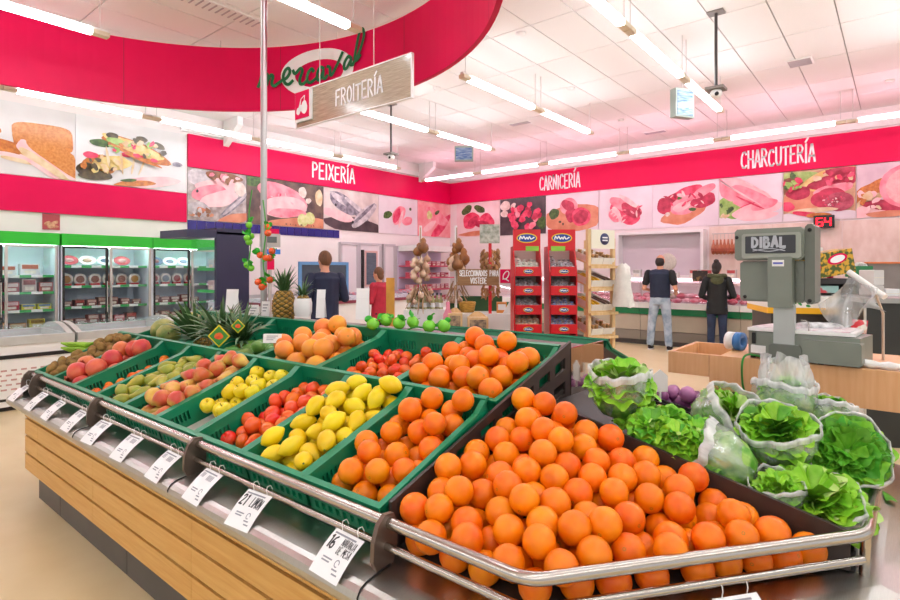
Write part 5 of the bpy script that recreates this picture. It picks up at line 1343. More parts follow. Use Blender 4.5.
# open chiller in the wall corner
r = thing('corner_chiller', 'open chiller with pink lit shelves in the wall corner', 'fridge', (-10.7, 10.75, 0))
MB().bx(0, .05, 0, 1.8, 0, 2.1).build('back_panel', mat('chiller_lilac', '#d9c4dc', .5), r); MB().bx(.05, .75, 0, 1.8, 0, .6).build('base', m_frz, r); MB().bx(.05, .7, 0, 1.8, 2.0, 2.15).build('canopy', m_white, r)
for z in (.62, .95, 1.28, 1.6):
    if z > .7: MB().bx(.05, .6, .02, 1.78, z-.03, z).build('shelf', mat('shelf_pink_lit', '#d4556e', .4), r)  # pink light is put into the shelf colour; the chiller has no lamp
    for k in range(9):
        o = link('food_pack', box_pack(*rr.choice([('#c9485a', '#e9b0b8'), ('#e3a6ac', '#b0343f'), ('#d98f96', '#f0d4d6')]), .16, .13)); o.location = (-10.45, 10.9+.19*k, z+.003); tag(o, 'pink meat tray in the open corner chiller', 'package', 'meat trays in the corner chiller')

# ------------------------------------------------------------------ meat counter
m_cbase = mat('counter_beige', '#b9ad99', .5, var=.03, scale=3); m_cgreen = mat('counter_green', '#0f7a48', .4, var=.04, scale=3); m_cgl = film('counter_glass', '#f6eef4', .82, .05, dmix=.2)
CXa, CXb = -7.6, 3.2
r = thing('meat_counter', 'long glass-fronted meat counter with green stripe along the back wall', 'counter', (CXa, 10.8, 0)); L_ = CXb-CXa
MB().bx(0, L_, .12, .95, 0, .10).build('kick', m_kick, r)
nsec = 6
for k in range(nsec):
    a, b = L_*k/nsec+.004, L_*(k+1)/nsec-.004
    MB().bx(a, b, .06, .95, .10, .28).build('lower_panel', mat('counter_grey', '#8d8478', .5, var=.03, scale=3), r); MB().bx(a, b, .05, .95, .29, .60).build('front_panel', m_cbase, r); MB().bx(a, b, .02, .95, .61, .73).build('green_stripe', m_cgreen, r)
    MB().bx(a, b, -.03, .95, .735, .84).build('bumper', m_white, r)
    MB().grid(lambda s, t: (a+(b-a)*s, .02+.26*t*t, .85+.45*t), 1, 6).build('front_glass', m_cgl, r)
MB().bx(.01, L_-.01, .28, .72, 1.295, 1.325).build('top_shelf', m_white, r)
MB().bx(.01, L_-.01, .72, .95, .84, 1.18).build('back_rail', m_white, r)
MB().bx(.02, L_-.02, .2, .26, 1.27, 1.29).build('lamp', mat('meat_lamp', '#ffd9e6', .4, emit=4.0), r)
for k in range(8): MB().bx(L_*(k+.5)/8-.015, L_*(k+.5)/8+.015, .66, .70, .84, 1.295).build('shelf_post', m_alu, r)
m_meats = [mat('meat_red', '#c23a4e', .3, col2='#e37a88', scale=18, rnd=.12), mat('meat_pink', '#e9a3ac', .3, col2='#d4596c', scale=14, rnd=.1), mat('meat_pale', '#efcfd0', .35, col2='#dd8b94', scale=12, rnd=.08), mat('meat_green', '#7a9a4a', .5, col2='#d8c7b8', scale=10, rnd=.1)]
mms = []
for k, m_ in enumerate(m_meats):
    mb = MB().grid(lambda a, b: ((.11+.015*math.sin(3*2*PI*a+k))*math.cos(2*PI*a)*math.sin(PI*b), (.08+.012*math.sin(2*2*PI*a))*math.sin(2*PI*a)*math.sin(PI*b), .055*(1-math.cos(PI*b))*.9+.008*math.sin(5*2*PI*a)), 14, 7, wrap=True); mms.append(mb.mesh('meat_cut', m_))
for k in range(110):
    x = CXa+1.6+(k % 55)*.165+rr.uniform(-.03, .03); row = k//55
    o = link('meat_cut', mms[rr.choice((0, 1, 1, 2, 0, 1, 3) if row else (0, 1, 2, 1))]); o.matrix_world = TR((x, 10.80+.22+.26*row+rr.uniform(-.03, .03), .842+.07*row), rr.uniform(0, 6), 0, 0, rr.uniform(.8, 1.15))
    tag(o, 'piece of fresh meat on display behind the counter glass', 'meat', 'meat in the counter')
for k in range(16):
    o = link('counter_carton', box_pack(*rr.choice([('#e3dcd6', '#b9b2a8'), ('#d8c8c0', '#c04a4a'), ('#e9e6e2', '#6fae5a')]), rr.choice((.16, .22)), rr.choice((.1, .16)))); o.matrix_world = TR((CXa+3.3+.36*k+rr.uniform(-.08, .08), 11.55, 1.328), -PI/2); tag(o, 'small carton on the glass top shelf of the meat counter', 'package', 'cartons on the meat counter')
r = thing('counter_sign', 'dark price board standing on the meat counter left of the woman', 'sign', at(700, 276, d=10.3), .3)
MB().bx(-.13, .13, -.008, .008, -.10, .10).build('board', mat('chalk', '#3a2f2a', .6, col2='#b58a4a', scale=9, lo=.55, hi=.7), r); MB().cyl((0, 0, -.3), (0, 0, -.10), .01, seg=6).build('stem', m_alu, r)
# niche on the wall behind the counter
m_nich = mat('niche_lilac', '#d6c9cd', .45, var=.02, scale=2)
r = thing('wall_niche', 'wide white framed niche on the wall behind the man', 'niche', (x_n0, WY-.30, 1.30)); Wn = x_n1-x_n0
MB().bx(.06, Wn-.06, .26, .295, .06, 1.02).build('back_panel', m_nich, r)
for nm, b in (('side_frame', (0, .06, 0, .295, 0, 1.08)), ('side_frame', (Wn-.06, Wn, 0, .295, 0, 1.08)), ('top_frame', (.06, Wn-.06, 0, .295, 1.02, 1.08)), ('bottom_frame', (.06, Wn-.06, 0, .295, 0, .06))): MB().bx(*b).build(nm, m_white, r)
o = MB().lathe([(0, 0), (.17, .0), (.19, .02), (.17, .035), (0, .03)], 24, M=Matrix.Rotation(PI/2, 4, 'X')).build('wall_fan', mat('fan_beige', '#cfc8b8', .5, var=.1, scale=30)); o.location = at(668, 262, d=12.0); tag(o, 'round beige fan behind the man\'s head', 'fan')
m_ham = mat('cured_ham', '#9a3f2c', .4, col2='#c47a52', scale=12, rnd=.12)
hme = MB().lathe([(0, 0), (.035, .02), (.055, .09), (.045, .17), (.022, .25), (.015, .32), (0, .33)], 12).mesh('ham', m_ham)
ra, rb = at(712, 234, y=WY-.35), at(738, 234, y=WY-.35)
r = thing('ham_rail', 'metal rail with hooks on the wall above the woman', 'rail', ra); MB().cyl((0, 0, 0), (rb.x-ra.x, 0, 0), .012, seg=8).build('bar', m_alu, r)
for k in range(7):
    q = (rb.x-ra.x)*(k+.4)/7; MB().cyl((q, 0, -.12), (q, 0, 0), .006, seg=5).build('hook', m_alu, r)
    o = link('ham', hme); o.location = (ra.x+q, ra.y, ra.z-.12-.33); tag(o, 'cured ham hanging from the wall rail above the woman', 'ham', 'hanging hams')
r = thing('queue_display', 'small black queue display with red digits on the wall', 'display', at(824, 222, y=WY-.12), 0)
MB().bx(-.17, .17, -.04, .04, -.12, .13).build('housing', m_black, r)
mb = MB()
sg7 = {'6': 'acdefg', '4': 'bcfg'}; segp = {'a': ((0, 1), (.5, 1)), 'b': ((.5, 1), (.5, .5)), 'c': ((.5, .5), (.5, 0)), 'd': ((.5, 0), (0, 0)), 'e': ((0, 0), (0, .5)), 'f': ((0, .5), (0, 1)), 'g': ((0, .5), (.5, .5))}
for k, ch in enumerate('64'):
    for q in sg7[ch]:
        s0, s1 = segp[q]; fx = lambda a, b: Vector((-.115+.135*k+a*.18, -.042, -.075+b*.15)); ribbon(mb, [s0, s1], .12, fx)
mb.build('digits', mat('led_red', '#ff1020', .4, emit=5), r)
# ------------------------------------------------------------------ weighing scale and its beech table
m_beech = mat('beech_laminate', '#d9a06c', .4, col2='#e3b080', scale=4, stretch=(12, 12, 1), detail=4, lo=.3, hi=.7)
tb = thing('beech_table', 'beech laminate table carrying the weighing scale', 'table', (0, 2.95, 0))
MB().bx(-.70, 1.3, .02, .62, 1.025, 1.05).build('table_top', m_beech, tb)
MB().bx(-.74, 1.3, 0, .02, .885, 1.055).build('front_apron', m_beech, tb); MB().bx(-.94, -.742, 0, .02, .945, 1.055).build('front_apron', m_beech, tb)
MB().bx(-.94, -.92, .02, .5, .945, 1.055).build('side_apron', m_beech, tb); MB().bx(-.92, -.70, .48, .50, .945, 1.055).build('back_apron', m_beech, tb)
MB().bx(-.92, -.70, .02, .48, .945, .955).build('tray_bottom', m_beech, tb); MB().bx(-.74, 1.3, .60, .62, .885, 1.025).build('back_apron', m_beech, tb)
for x, y in ((-.68, .04), (1.2, .04), (-.68, .56), (1.2, .56)): MB().bx(x, x+.05, y, y+.04, 0, 1.025).build('leg', m_kick, tb)

m_sg = mat('scale_greygreen', '#7d8378', .42, var=.03, scale=12, bump=.05, bscale=600); m_sgd = mat('scale_grey_dark', '#6a6f66', .42, var=.03, scale=12); m_col = mat('scale_column', '#b9bcb8', .35, .3, var=.02, scale=12); m_plate = mat('scale_plate', '#34353a', .35, var=.04, scale=9); m_logo = mat('scale_logo', '#b9bcc2', .35, .4)
sc = thing('weighing_scale', 'grey green shop weighing scale with tall display head on the table', 'scale', at(806, 361.5, z=1.05)+Vector((.0, .06, 0)), math.radians(-5))
sc.scale = (.93, .80, .98)
U = .00151
def X(px): return (px-600)*U
def Z(py): return (490-py)*U
def rbox(x0, x1, y0, y1, z0, z1, bev=.008):
    """box with rounded vertical edges, extruded along y"""
    b = bev; pts = [(x0+b, z0), (x1-b, z0), (x1, z0+b), (x1, z1-b), (x1-b, z1), (x0+b, z1), (x0, z1-b), (x0, z0+b)]
    return MB().prism([(p[0], p[1]) for p in pts], -y1, -y0, M=Matrix.Rotation(PI/2, 4, 'X'))
# base
base = MB().prism([(X(437), -.13), (X(468), -.17), (X(600), -.20), (X(760), -.19), (X(770), .10), (X(700), .16), (X(470), .14), (X(437), .08)], .012, Z(400)).build('base', m_sg, sc)
for q in ((X(450), -.12), (X(655), -.17), (X(740), .08), (X(480), .1)): MB().lathe([(0, 0), (.014, 0), (.012, .012), (0, .012)], 10, M=Matrix.Translation((q[0], q[1], 0))).build('foot', m_black, base)
MB().bx(X(452), X(498), -.178, -.150, Z(470), Z(445)).build('socket_plate', m_white, base); MB().bx(X(455), X(466), -.176, -.14, Z(440), Z(405)).build('switch', m_black, base)
rbox(X(515), X(608), -.235, -.13, .004, Z(432), .01).build('column_foot', m_sgd, sc)
rbox(X(606), X(765), -.225, -.12, .014, Z(412), .008).build('printer_housing', m_sg, sc)
rbox(X(525), X(586), -.205, -.165, Z(440), Z(308), .006).build('column', m_col, sc)
rbox(X(512), X(582), -.232, -.15, Z(318), Z(158), .005).build('column_sleeve', m_sg, sc)
MB().bx(X(525), X(560), -.2335, -.232, Z(188), Z(168)).build('sticker', m_white, sc)
mb = MB(); ribbon(mb, [(X(530), Z(178)), (X(555), Z(178))], .009, lambda a, b: Vector((a, -.2342, b))); mb.build('sticker_print', mat('print_blue', '#5a62c0', .5), sc)
tray = MB().prism([(X(440), -.17), (X(560), -.19), (X(745), -.16), (X(742), .17), (X(470), .17)], Z(398), Z(388)).build('tray', m_white, sc)
MB().prism([(X(452), -.15), (X(560), -.165), (X(730), -.14), (X(730), .15), (X(480), .15)], Z(388), Z(384)).build('tray_plate', mat('tray_print', '#e4dede', .3, col2='#c96f86', scale=16, lo=.55, hi=.75), tray)
MB().tube([(X(622), -.168, Z(392)), (X(622), -.168, Z(362)), (X(612), -.168, Z(356)), (X(600), -.168, Z(356))], .003, 6).build('wire_stop', m_chrome, tray)
for k in range(3): MB().ell((X(600+30*k), .02*k, Z(380)), (.06, .05, .02), 10, 6).build('produce_bag', m_hem, tray)
# head
hd = rbox(X(418), X(612), -.165, -.03, Z(302), Z(170), .012).build('head_lower', m_sg, sc)
rbox(X(405), X(612), -.205, -.04, Z(168), Z(66), .012).build('head_upper', m_sg, sc)
rbox(X(612), X(640), -.178, -.03, Z(305), Z(58), .012).build('head_side', m_sgd, sc)
rbox(X(418), X(508), -.178, -.165, Z(296), Z(174), .006).build('cover_left', m_sg, sc)
rbox(X(588), X(611), -.178, -.165, Z(298), Z(172), .006).build('cover_right', m_sgd, sc)
rbox(X(430), X(606), -.222, -.20, Z(162), Z(82), .008).build('nameplate_frame', mat('scale_frame', '#9a9f94', .4, var=.02, scale=10), sc)
rbox(X(442), X(592), -.226, -.222, Z(146), Z(90), .003).build('nameplate', m_plate, sc)
fx = lambda a, b: Vector((a, -.2268, b))
mb = MB(); text(mb, 'DIBAL', X(464), Z(126), .046, .0125, fx, adv=.70, xs=1.12); mb.build('lettering', m_logo, sc)
mb = MB()
for q in ([(X(466), Z(132)), (X(515), Z(140)), (X(562), Z(132))], [(X(466), Z(138)), (X(515), Z(131)), (X(562), Z(139))]): ribbon(mb, catmull(q, 5), .0035, fx)
mb.build('logo_swoosh', m_logo, sc)
for q in ((412, 92, -.206), (626, 76, -.179), (434, 287, -.179), (626, 294, -.179)): MB().lathe([(0, 0), (.009, 0), (.009, .003), (0, .003)], 10, M=Matrix.Translation((X(q[0]), q[2], Z(q[1]))) @ Matrix.Rotation(PI/2, 4, 'X')).build('screw', m_black, sc)
p0 = at(748, 357, y=2.93)
MB().tube(catmull([p0+Vector((.05, .02, .005)), p0+Vector((.0, -.0, .012)), p0+Vector((-.02, -.02, -.02)), p0+Vector((-.02, -.02, -.12)), p0+Vector((-.01, -.015, -.17))], 5), .005, 7).build('power_cable', mat('cable_green', '#2f9a34', .4, col2='#15301a', scale=3), None)
tag(bpy.data.objects['power_cable'], 'green and black power cable hanging over the table edge', 'cable')
# rolled bag along the table edge, tape roll, bag dispenser
a, b = at(826, 369, y=2.99), at(960, 388, y=2.99)
mb = MB().tube([a.lerp(b, k/14)+Vector((0, .008*math.sin(2.3*k), .003*math.sin(1.7*k+1)))-a for k in range(15)], [.017+.004*math.sin(3*k) for k in range(15)], 9)
o = mb.build('rolled_bag', mat('white_film', '#f3f3f2', .35, var=.04, scale=40)); o.location = (a.x, a.y+.03, 1.079); tag(o, 'rolled white plastic bag along the table edge', 'bag')
for k, (u, c) in enumerate(((732, '#f0efec'), (739, '#3f7fc4'))):
    q = at(u, 352, y=3.25)
    o = MB().lathe([(.022, -.02), (.048, -.02), (.048, .02), (.022, .02), (.022, -.02)], 20, M=Matrix.Rotation(PI/2, 4, 'Y') @ Matrix.Rotation(.3, 4, 'X')).build('tape_roll', mat('roll_'+c[1:], c, .4)); o.location = (q.x, q.y, 1.05+.049); tag(o, ('white roll of tape beside the scale', 'blue roll of tape beside the scale')[k], 'tape')
r = thing('bag_dispenser', 'white bar holding clear produce bags right of the scale', 'dispenser', at(866, 284, d=2.55), 0)
o_ = r.location.copy(); e0, e1 = at(849, 272, d=2.62)-o_, at(885, 297, d=2.45)-o_
MB().tube([e0, e1], .014, 8).build('bar', m_white, r)
MB().tube([e1.lerp(e0, .3), Vector((.06, .12, -.14)), (.06, .14, 1.052-o_.z)], .006, 6).build('support', m_alu, r)
A_, B2 = at(838, 285, d=2.6)-o_, at(868, 288, d=2.52)-o_
def bagf(a, b):
    top = e0.lerp(e1, .02+.75*a); bot = (at(822, 305, d=2.66)-o_).lerp(at(884, 312, d=2.45)-o_, a)+Vector((0, 0, -.06*math.sin(PI*a)-.05*math.sin(2*PI*a)))
    q = top.lerp(bot, b); return q+Vector((.02*math.sin(9*a+4*b), .025*math.sin(7*a-3*b)+.02*math.sin(14*a), 0))
MB().grid(bagf, 18, 10).build('clear_bag', film('thin_film', '#f6f8f8', .62, .15, .5, 14, .6), r)

# ------------------------------------------------------------------ things right of the scale
def cam_frame(u, d): 
    p = at(u, d=d, z=0); return Matrix.Translation((p.x, p.y, 0)) @ Matrix.Rotation(math.atan2(SA, CA), 4, 'Z')
def lx(u, u0, d): return (u-u0)/FPX*d
def lz(v, d): return CAMH-(v-HY)/FPX*d
d = 5.2
r = thing('deli_stand', 'white deli counter with yellow strip and dark sloping front', 'counter', M=cam_frame(815, d) @ Matrix.Rotation(-.25, 4, 'Z'))
x0, x1 = lx(772, 815, d), lx(856, 815, d)
MB().bx(x0, x1, 0, .7, lz(308, d), lz(297, d)).build('top', m_white, r); MB().bx(x0, x1, -.01, .7, lz(314, d), lz(308, d)).build('yellow_strip', mat('strip_yellow', '#f0b31a', .4), r); MB().bx(x0+.05, x1, .05, .7, 0, lz(314, d)).build('body', m_dark, r)
mb = MB()
for k in range(7):
    cx, cz = x0+.06+.055*k+.015*(k % 2), lz(302+2*(k % 3), d); mb.add([(p[0], -.002, p[1]) for p in blob(10, .2, .022, .012, .6*k, k, cx, cz)], [list(range(10))])
mb.build('leaf_print', mat('leaf_print', '#3f9a4a', .5), r)
d = 5.4
r = thing('pepper_carton', 'slanted carton printed with mixed peppers and red oval labels', 'carton', M=cam_frame(828, d) @ Matrix.Translation((0, 0, lz(277, d))) @ Matrix.Rotation(-.17, 4, 'Y'))
w_ = lx(857, 800, d)
MB().bx(-w_/2, w_/2, 0, .25, 0, .24).build('box', mat('carton_peppers', '#4a5a1c', .4, col2='#d9a62a', scale=22, detail=1, lo=.45, hi=.55), r)
for k, cx in enumerate((-.15, .12)):
    o = MB().prism(blob(20, 0, .10, .05, .15, 1, cx, .10+.06*k), 0, .004, M=Matrix.Rotation(PI/2, 4, 'X')).build('oval_label', m_red, r); MB().prism(blob(20, 0, .075, .034, .15, 1, cx, .10+.06*k), .004, .006, M=Matrix.Rotation(PI/2, 4, 'X')).build('oval_white', m_letter, o)
d = 5.45
r = thing('carton_shelf', 'dark shelf unit that carries the pepper carton', 'shelf', M=cam_frame(835, d)); MB().bx(lx(795, 835, d), lx(868, 835, d), 0, .4, lz(284, d), lz(278.5, d)).build('board', m_dark, r); MB().bx(lx(800, 835, d), lx(868, 835, d), .3, .4, 0, lz(284, d)).build('back_panel', m_dark, r)
MB().bx(lx(802, 835, d), lx(840, 835, d), .02, .28, lz(293, d), lz(286, d)).build('drawer', mat('teal_tray', '#9fc4bd', .4, col2='#d24a50', scale=9, lo=.55, hi=.6), r)
for k in range(2): MB().bx(lx(800 if k else 866, 835, d), lx(802 if k else 868, 835, d), 0, .3, 0, lz(284, d)).build('side_panel', m_dark, r)
o = MB().lathe([(0, 0), (.03, 0), (.03, .12), (.012, .16), (.012, .2), (0, .2)], 12).build('sauce_bottle', m_red); o.location = at(830, 262, d=5.8); o.location.z = lz(278.4, 5.45); tag(o, 'slim red bottle standing behind the pepper carton', 'bottle')
r = thing('white_carton', 'white carton with a red diamond mark beside the pepper carton', 'carton', M=cam_frame(823, 5.75) @ Matrix.Translation((0, 0, lz(278.4, 5.45)))); MB().bx(-.12, .0, 0, .15, 0, .32).build('box', m_white, r); MB().prism([(-.10, .14), (-.06, .18), (-.02, .14), (-.06, .1)], 0, .003, M=Matrix.Rotation(PI/2, 4, 'X')).build('red_mark', m_red, r)
d = 4.6
r = thing('black_counter', 'tall black counter at the right edge of the shop', 'counter', M=cam_frame(880, d) @ Matrix.Rotation(-.3, 4, 'Z'))
MB().bx(lx(866, 880, d), .75, 0, .7, 0, lz(303, d)).build('body', mat('counter_black', '#2a2c2b', .4, var=.08, scale=5), r); MB().bx(lx(865, 880, d), .77, -.03, .72, lz(303, d), lz(298, d)).build('worktop', m_steel, r)
MB().bx(lx(866, 880, d), lx(868, 880, d), -.012, 0, .1, lz(308, d)).build('door_edge', m_alu, r)
for k, (u0_, u1_, v0_, v1_, c) in enumerate(((874, 884, 270, 285, '#d8d2cc'), (874, 884, 285.5, 298, '#cfc8c2'), (886, 900, 289, 298, '#f0efec'), (857, 873, 266, 277, '#1f7a44'))):
    q = thing('counter_box', ('upper pale carton of the stack on the black counter', 'lower pale carton of the stack on the black counter', 'white paper pile on the black counter', 'dark green tray machine beside the carton stack')[k], 'box', M=cam_frame((u0_+u1_)/2, 4.95 if k < 3 else 5.9))
    dd = 4.95 if k < 3 else 5.9; w2 = lx(u1_, u0_, dd)/2; mb = rbox(-w2, w2, 0, .18, (lz(298, 4.6)+.001 if k in (1, 2) else lz(v1_, dd)), lz(v0_, dd), .006); mb.build('box', mat('box_'+c[1:], c, .4, var=.05, scale=8), q)
    if k == 3: MB().bx(-w2*.8, w2*.8, .02, .16, 0, lz(277, dd)).build('pedestal', m_dark, q); MB().ell((0, .08, lz(266, dd)), (w2*.9, .06, .045), 12, 6).build('clear_cover', m_hem, q)
    else: MB().bx(-w2, w2, -.001, 0, lz((v0_+v1_)/2+.4, dd), lz((v0_+v1_)/2, dd)).build('tape', m_fix, q)
r = thing('wall_shelf', 'orange edged shelf on the beige wall at the right edge', 'shelf', M=cam_frame(905, 7.5)); MB().bx(-.5, .9, 0, .35, lz(263.5, 7.5), lz(262, 7.5)).build('orange_edge', mat('edge_orange', '#e07a3a', .5), r); MB().bx(-.46, .9, .05, .35, 0, lz(263.5, 7.5)).build('cabinet', mat('cab_grey', '#8a7f7a', .35, .3, var=.08, scale=4), r)
m_snk = mat('snack_red', '#c9202e', .3, col2='#e8e4da', scale=18, detail=1, lo=.5, hi=.56)
for k, (u, v) in enumerate(((859, 328), (861, 344))):
    o = MB().grid(lambda a, b: ((a-.5)*.09, -.03*math.sin(PI*a)*math.sin(PI*b), (b-.5)*.10), 6, 6).grid(lambda a, b: ((a-.5)*.09, .03*math.sin(PI*a)*math.sin(PI*b), (b-.5)*.10), 6, 6).build('snack_bag', m_snk); o.matrix_world = TR(at(u, v, d=3.3), .55, .05, .1); tag(o, ('upper red snack bag hanging behind the scale', 'lower red snack bag hanging behind the scale')[k], 'snack')
o = MB().bx(-.012, .012, -.008, .008, 0, 1.17).build('snack_strip', m_white); o.location = at(861, 350, d=3.32); o.location.z = 0; tag(o, 'slim white post the red snack bags hang from', 'post')

# ------------------------------------------------------------------ candy stands
m_cred = mat('stand_red', '#d3121f', .35, var=.03, scale=4); m_cgrey = mat('stand_grey', '#d2ccc2', .5, var=.06, scale=6); m_yel = mat('logo_yellow', '#f2d21c', .4); m_lblue = mat('logo_blue', '#1b3f9a', .4)
m_candy = [mat('candy_a', '#b5b8a8', .25, col2='#eae4d8', scale=30, rnd=.15), mat('candy_b', '#6a5a54', .25, col2='#d0ccd4', scale=30, rnd=.15), mat('candy_c', '#5d7ab0', .3, col2='#e8c8b0', scale=35, rnd=.2), mat('candy_d', '#c98a5a', .3, col2='#e9e0d4', scale=25, rnd=.2)]
cme = [MB().ell((0, 0, 0), (.036, .022, .032), 10, 6).lathe([(0, .03), (.018, .042), (0, .04)], 6).mesh('candy_bag', m_) for m_ in m_candy]
def oval(r, cx, cz, rx, rz_, y, parent):
    o = MB().prism(blob(24, 0, rx, rz_, 0, 1, cx, cz), -y, -y+.003, M=Matrix.Rotation(PI/2, 4, 'X')).build('oval_yellow', m_yel, parent)
    MB().prism(blob(24, 0, rx*.9, rz_*.8, 0, 1, cx, cz), -y+.003, -y+.005, M=Matrix.Rotation(PI/2, 4, 'X')).build('oval_blue', m_lblue, o)
    mb = MB(); fx = lambda a, b: Vector((a, y-.0058, b))
    ribbon(mb, catmull([(cx-rx*.7, cz-rz_*.25), (cx-rx*.62, cz+rz_*.35), (cx-rx*.45, cz-rz_*.1), (cx-rx*.3, cz+rz_*.35), (cx-rx*.15, cz-rz_*.2), (cx, cz+rz_*.15), (cx+rx*.12, cz-rz_*.2), (cx+rx*.25, cz+rz_*.3), (cx+rx*.4, cz-rz_*.2), (cx+rx*.7, cz+rz_*.15)], 3), rz_*.24, fx); mb.build('script_mark', m_letter, o)
def candy_stand(u, d, label, cands, seed):
    rr = random.Random(seed); w = .243
    r = thing('candy_stand', label, 'stand', M=cam_frame(u, d))
    for s_ in (-1, 1): MB().prism([(0, 0), (.30, 0), (.30, 1.70), (.10, 1.70), (.0, 1.45)], s_*w/2-.005 if s_ > 0 else -w/2-.005, s_*w/2+.005 if s_ > 0 else -w/2+.005, M=Matrix(((0, 0, 1, 0), (1, 0, 0, 0), (0, 1, 0, 0), (0, 0, 0, 1)))).build('side_panel', m_cred, r)
    MB().bx(-w/2, w/2, .29, .30, 0, 1.70).build('back_panel', m_cgrey, r)
    hdp = MB().bx(-w/2-.005, w/2+.005, .08, .095, 1.66, 1.855).build('header', m_cred, r)
    oval(r, 0, 1.775, .095, .045, .078, hdp)
    MB().bx(-.01 if seed == 1 else -.10, .11 if seed == 1 else .03, .070, .076, 1.655, 1.70).build('green_flash', mat('flash_green', '#8cc63a', .4), hdp)
    for k in range(8):
        z = 1.425-.1745*k
        if z < .05: break
        b_ = MB().bx(-w/2+.006, w/2-.006, -.02, .0, z, z+.085).build('bin_front', m_cred, r)
        oval(r, 0, z+.042, .045, .022, -.022, b_)
        MB().add([(-w/2+.006, 0, z+.005), (w/2-.006, 0, z+.005), (w/2-.006, .29, z+.05), (-w/2+.006, .29, z+.05)], [(0, 1, 2, 3)]).build('bin_floor', m_cgrey, r)
        if k < 4:
            for q in range((9, 7, 7, 9)[k]):
                o = link('candy_bag', cme[cands[k]]); o.matrix_world = r.matrix_world @ TR((-w/2+.045+.052*(q % 4)+rr.uniform(-.008, .008), .045+.07*(q//4), z+.06+.035*(q//4)), rr.uniform(-.5, .5), rr.uniform(-.3, .3), 0, 1.3); tag(o, 'small wrapped sweet bag in the bins of the '+('left' if seed == 1 else 'right')+' red candy stand', 'sweets', ('left' if seed == 1 else 'right')+' stand sweet bags')
candy_stand(528, 5.0, 'tall red candy stand with four bins, left of the pair', (0, 1, 1, 3), 1)
candy_stand(563.5, 5.0, 'tall red candy stand with blue oval logos, right of the pair', (1, 1, 2, 2), 2)

# ------------------------------------------------------------------ wooden shelf with white trays
m_pine = mat('pine_wood', '#dcb57c', .5, col2='#e9c896', scale=5, stretch=(6, 6, 1), detail=4); m_tray = mat('tray_white', '#ece5da', .5, var=.04, scale=7); m_saus = mat('sausage_dark', '#4a3028', .5, col2='#7a5a48', scale=14, rnd=.15); m_ybag = mat('pack_yellow', '#e6b81e', .35, col2='#c23a2a', scale=12, lo=.6, hi=.66)
d = 5.15
r = thing('pine_shelf', 'pine wood display shelf with white sloping trays', 'shelf', M=cam_frame(602, d) @ Matrix.Rotation(.5, 4, 'Z'))
Ms = r.matrix_world.copy(); W_ = .34
for x, y in ((-W_/2, 0), (W_/2-.035, .0), (-W_/2, .36), (W_/2-.035, .36)): MB().bx(x, x+.035, y, y+.035, 0, 1.86 if y < .1 and x < 0 else 1.78).build('post', m_pine, r)
sgp = MB().bx(-W_/2+.03, W_/2-.02, -.012, -.002, 1.68, 1.855).build('sign_panel', mat('sign_cream', '#f2ecd6', .5), r)
MB().lathe([(0, 0), (.055, 0), (.055, .004), (.04, .004), (.04, .006), (0, .006)], 22, M=Matrix.Translation((.02, -.012, 1.77)) @ Matrix.Rotation(PI/2, 4, 'X')).build('round_logo', mat('logo_navy', '#3a3f6a', .5), sgp)
for q in (-.013, .013): MB().bx(-.012, .052, -.020, -.018, 1.77+q-.006, 1.77+q+.006).build('logo_bar', m_letter, sgp)
for k, z in enumerate((1.52, 1.31, 1.085, .86, .64, .42)):
    MB().bx(-W_/2+.005, W_/2+.01, -.03, .0, z-.025, z+.0).build('shelf_edge', m_pine, r)
    M = Matrix.Translation((0, 0, z)) @ Matrix.Rotation(.30, 4, 'X')
    MB().bx(-W_/2+.03, W_/2-.01, 0, .37, 0, .012, 0, M).build('shelf_board', m_pine, r)
    if k < 4:
        for j in range(2):
            tx = -W_/2+.04+j*.145
            t_ = thing('white_tray', ('left', 'right')[j]+' white paper tray on the '+('top', 'second', 'third', 'fourth')[k]+' level of the pine shelf', 'tray', M=Ms @ M @ Matrix.Translation((tx, .01, .0125)))
            for nm, b in (('base', (0, .14, 0, .33, 0, .004)), ('front', (0, .14, 0, .004, .004, .06)), ('side', (0, .004, .004, .33, .004, .06)), ('side', (.136, .14, .004, .33, .004, .06)), ('back', (0, .14, .326, .33, .004, .06))): MB().bx(*b).build(nm, m_tray, t_)
            if k in (1, 2):
                for q in range(4):
                    o = MB().tube(catmull([(0, -.13, 0), (.01, -.06, .006), (0, .02, 0), (-.01, .12, .004)], 3), [.004]+[.014]*8+[.004], 7).build('sausage', m_saus if j else m_ybag); o.matrix_world = Ms @ M @ Matrix.Translation((tx+.028+.028*q, .16, .034+.022*(q % 2))); tag(o, 'cured sausage lying in a tray of the pine shelf' if j else 'yellow wrapped sausage stick on the pine shelf', 'sausage', 'dark sausages' if j else 'yellow sausage sticks')
            else:
                for q in range(5):
                    o = link('jar', MB().lathe([(0, 0), (.022, 0), (.024, .01), (.024, .06), (.018, .07), (.02, .075), (.02, .088), (0, .09)], 10).mesh('jar', mat('jar_wood', '#b98a52', .4, col2='#7a5a3a', scale=15, rnd=.2))) if q == 0 and j == 0 else link('jar', bpy.data.meshes['jar']); o.matrix_world = Ms @ M @ Matrix.Translation((tx+.04+.05*(q % 2), .06+.09*(q//2), .005)); tag(o, 'small brown jar in a tray of the pine shelf', 'jar', 'jars on the pine shelf')
p = at(623, 285, d=5.12)
o = MB().grid(lambda a, b: ((.05+.05*b+.012*math.sin(5*2*PI*a+6*b))*math.cos(2*PI*a)*(1 if b > .03 else .3), (.035+.03*b)*math.sin(2*PI*a), .20-.40*b+.01*math.sin(3*2*PI*a)), 22, 10, wrap=True).build('carrier_bag', mat('bag_offwhite', '#ece8df', .4, var=.05, scale=20, bump=.4, bscale=30)); o.location = p; tag(o, 'off-white carrier bag hanging on the side of the pine shelf', 'bag')

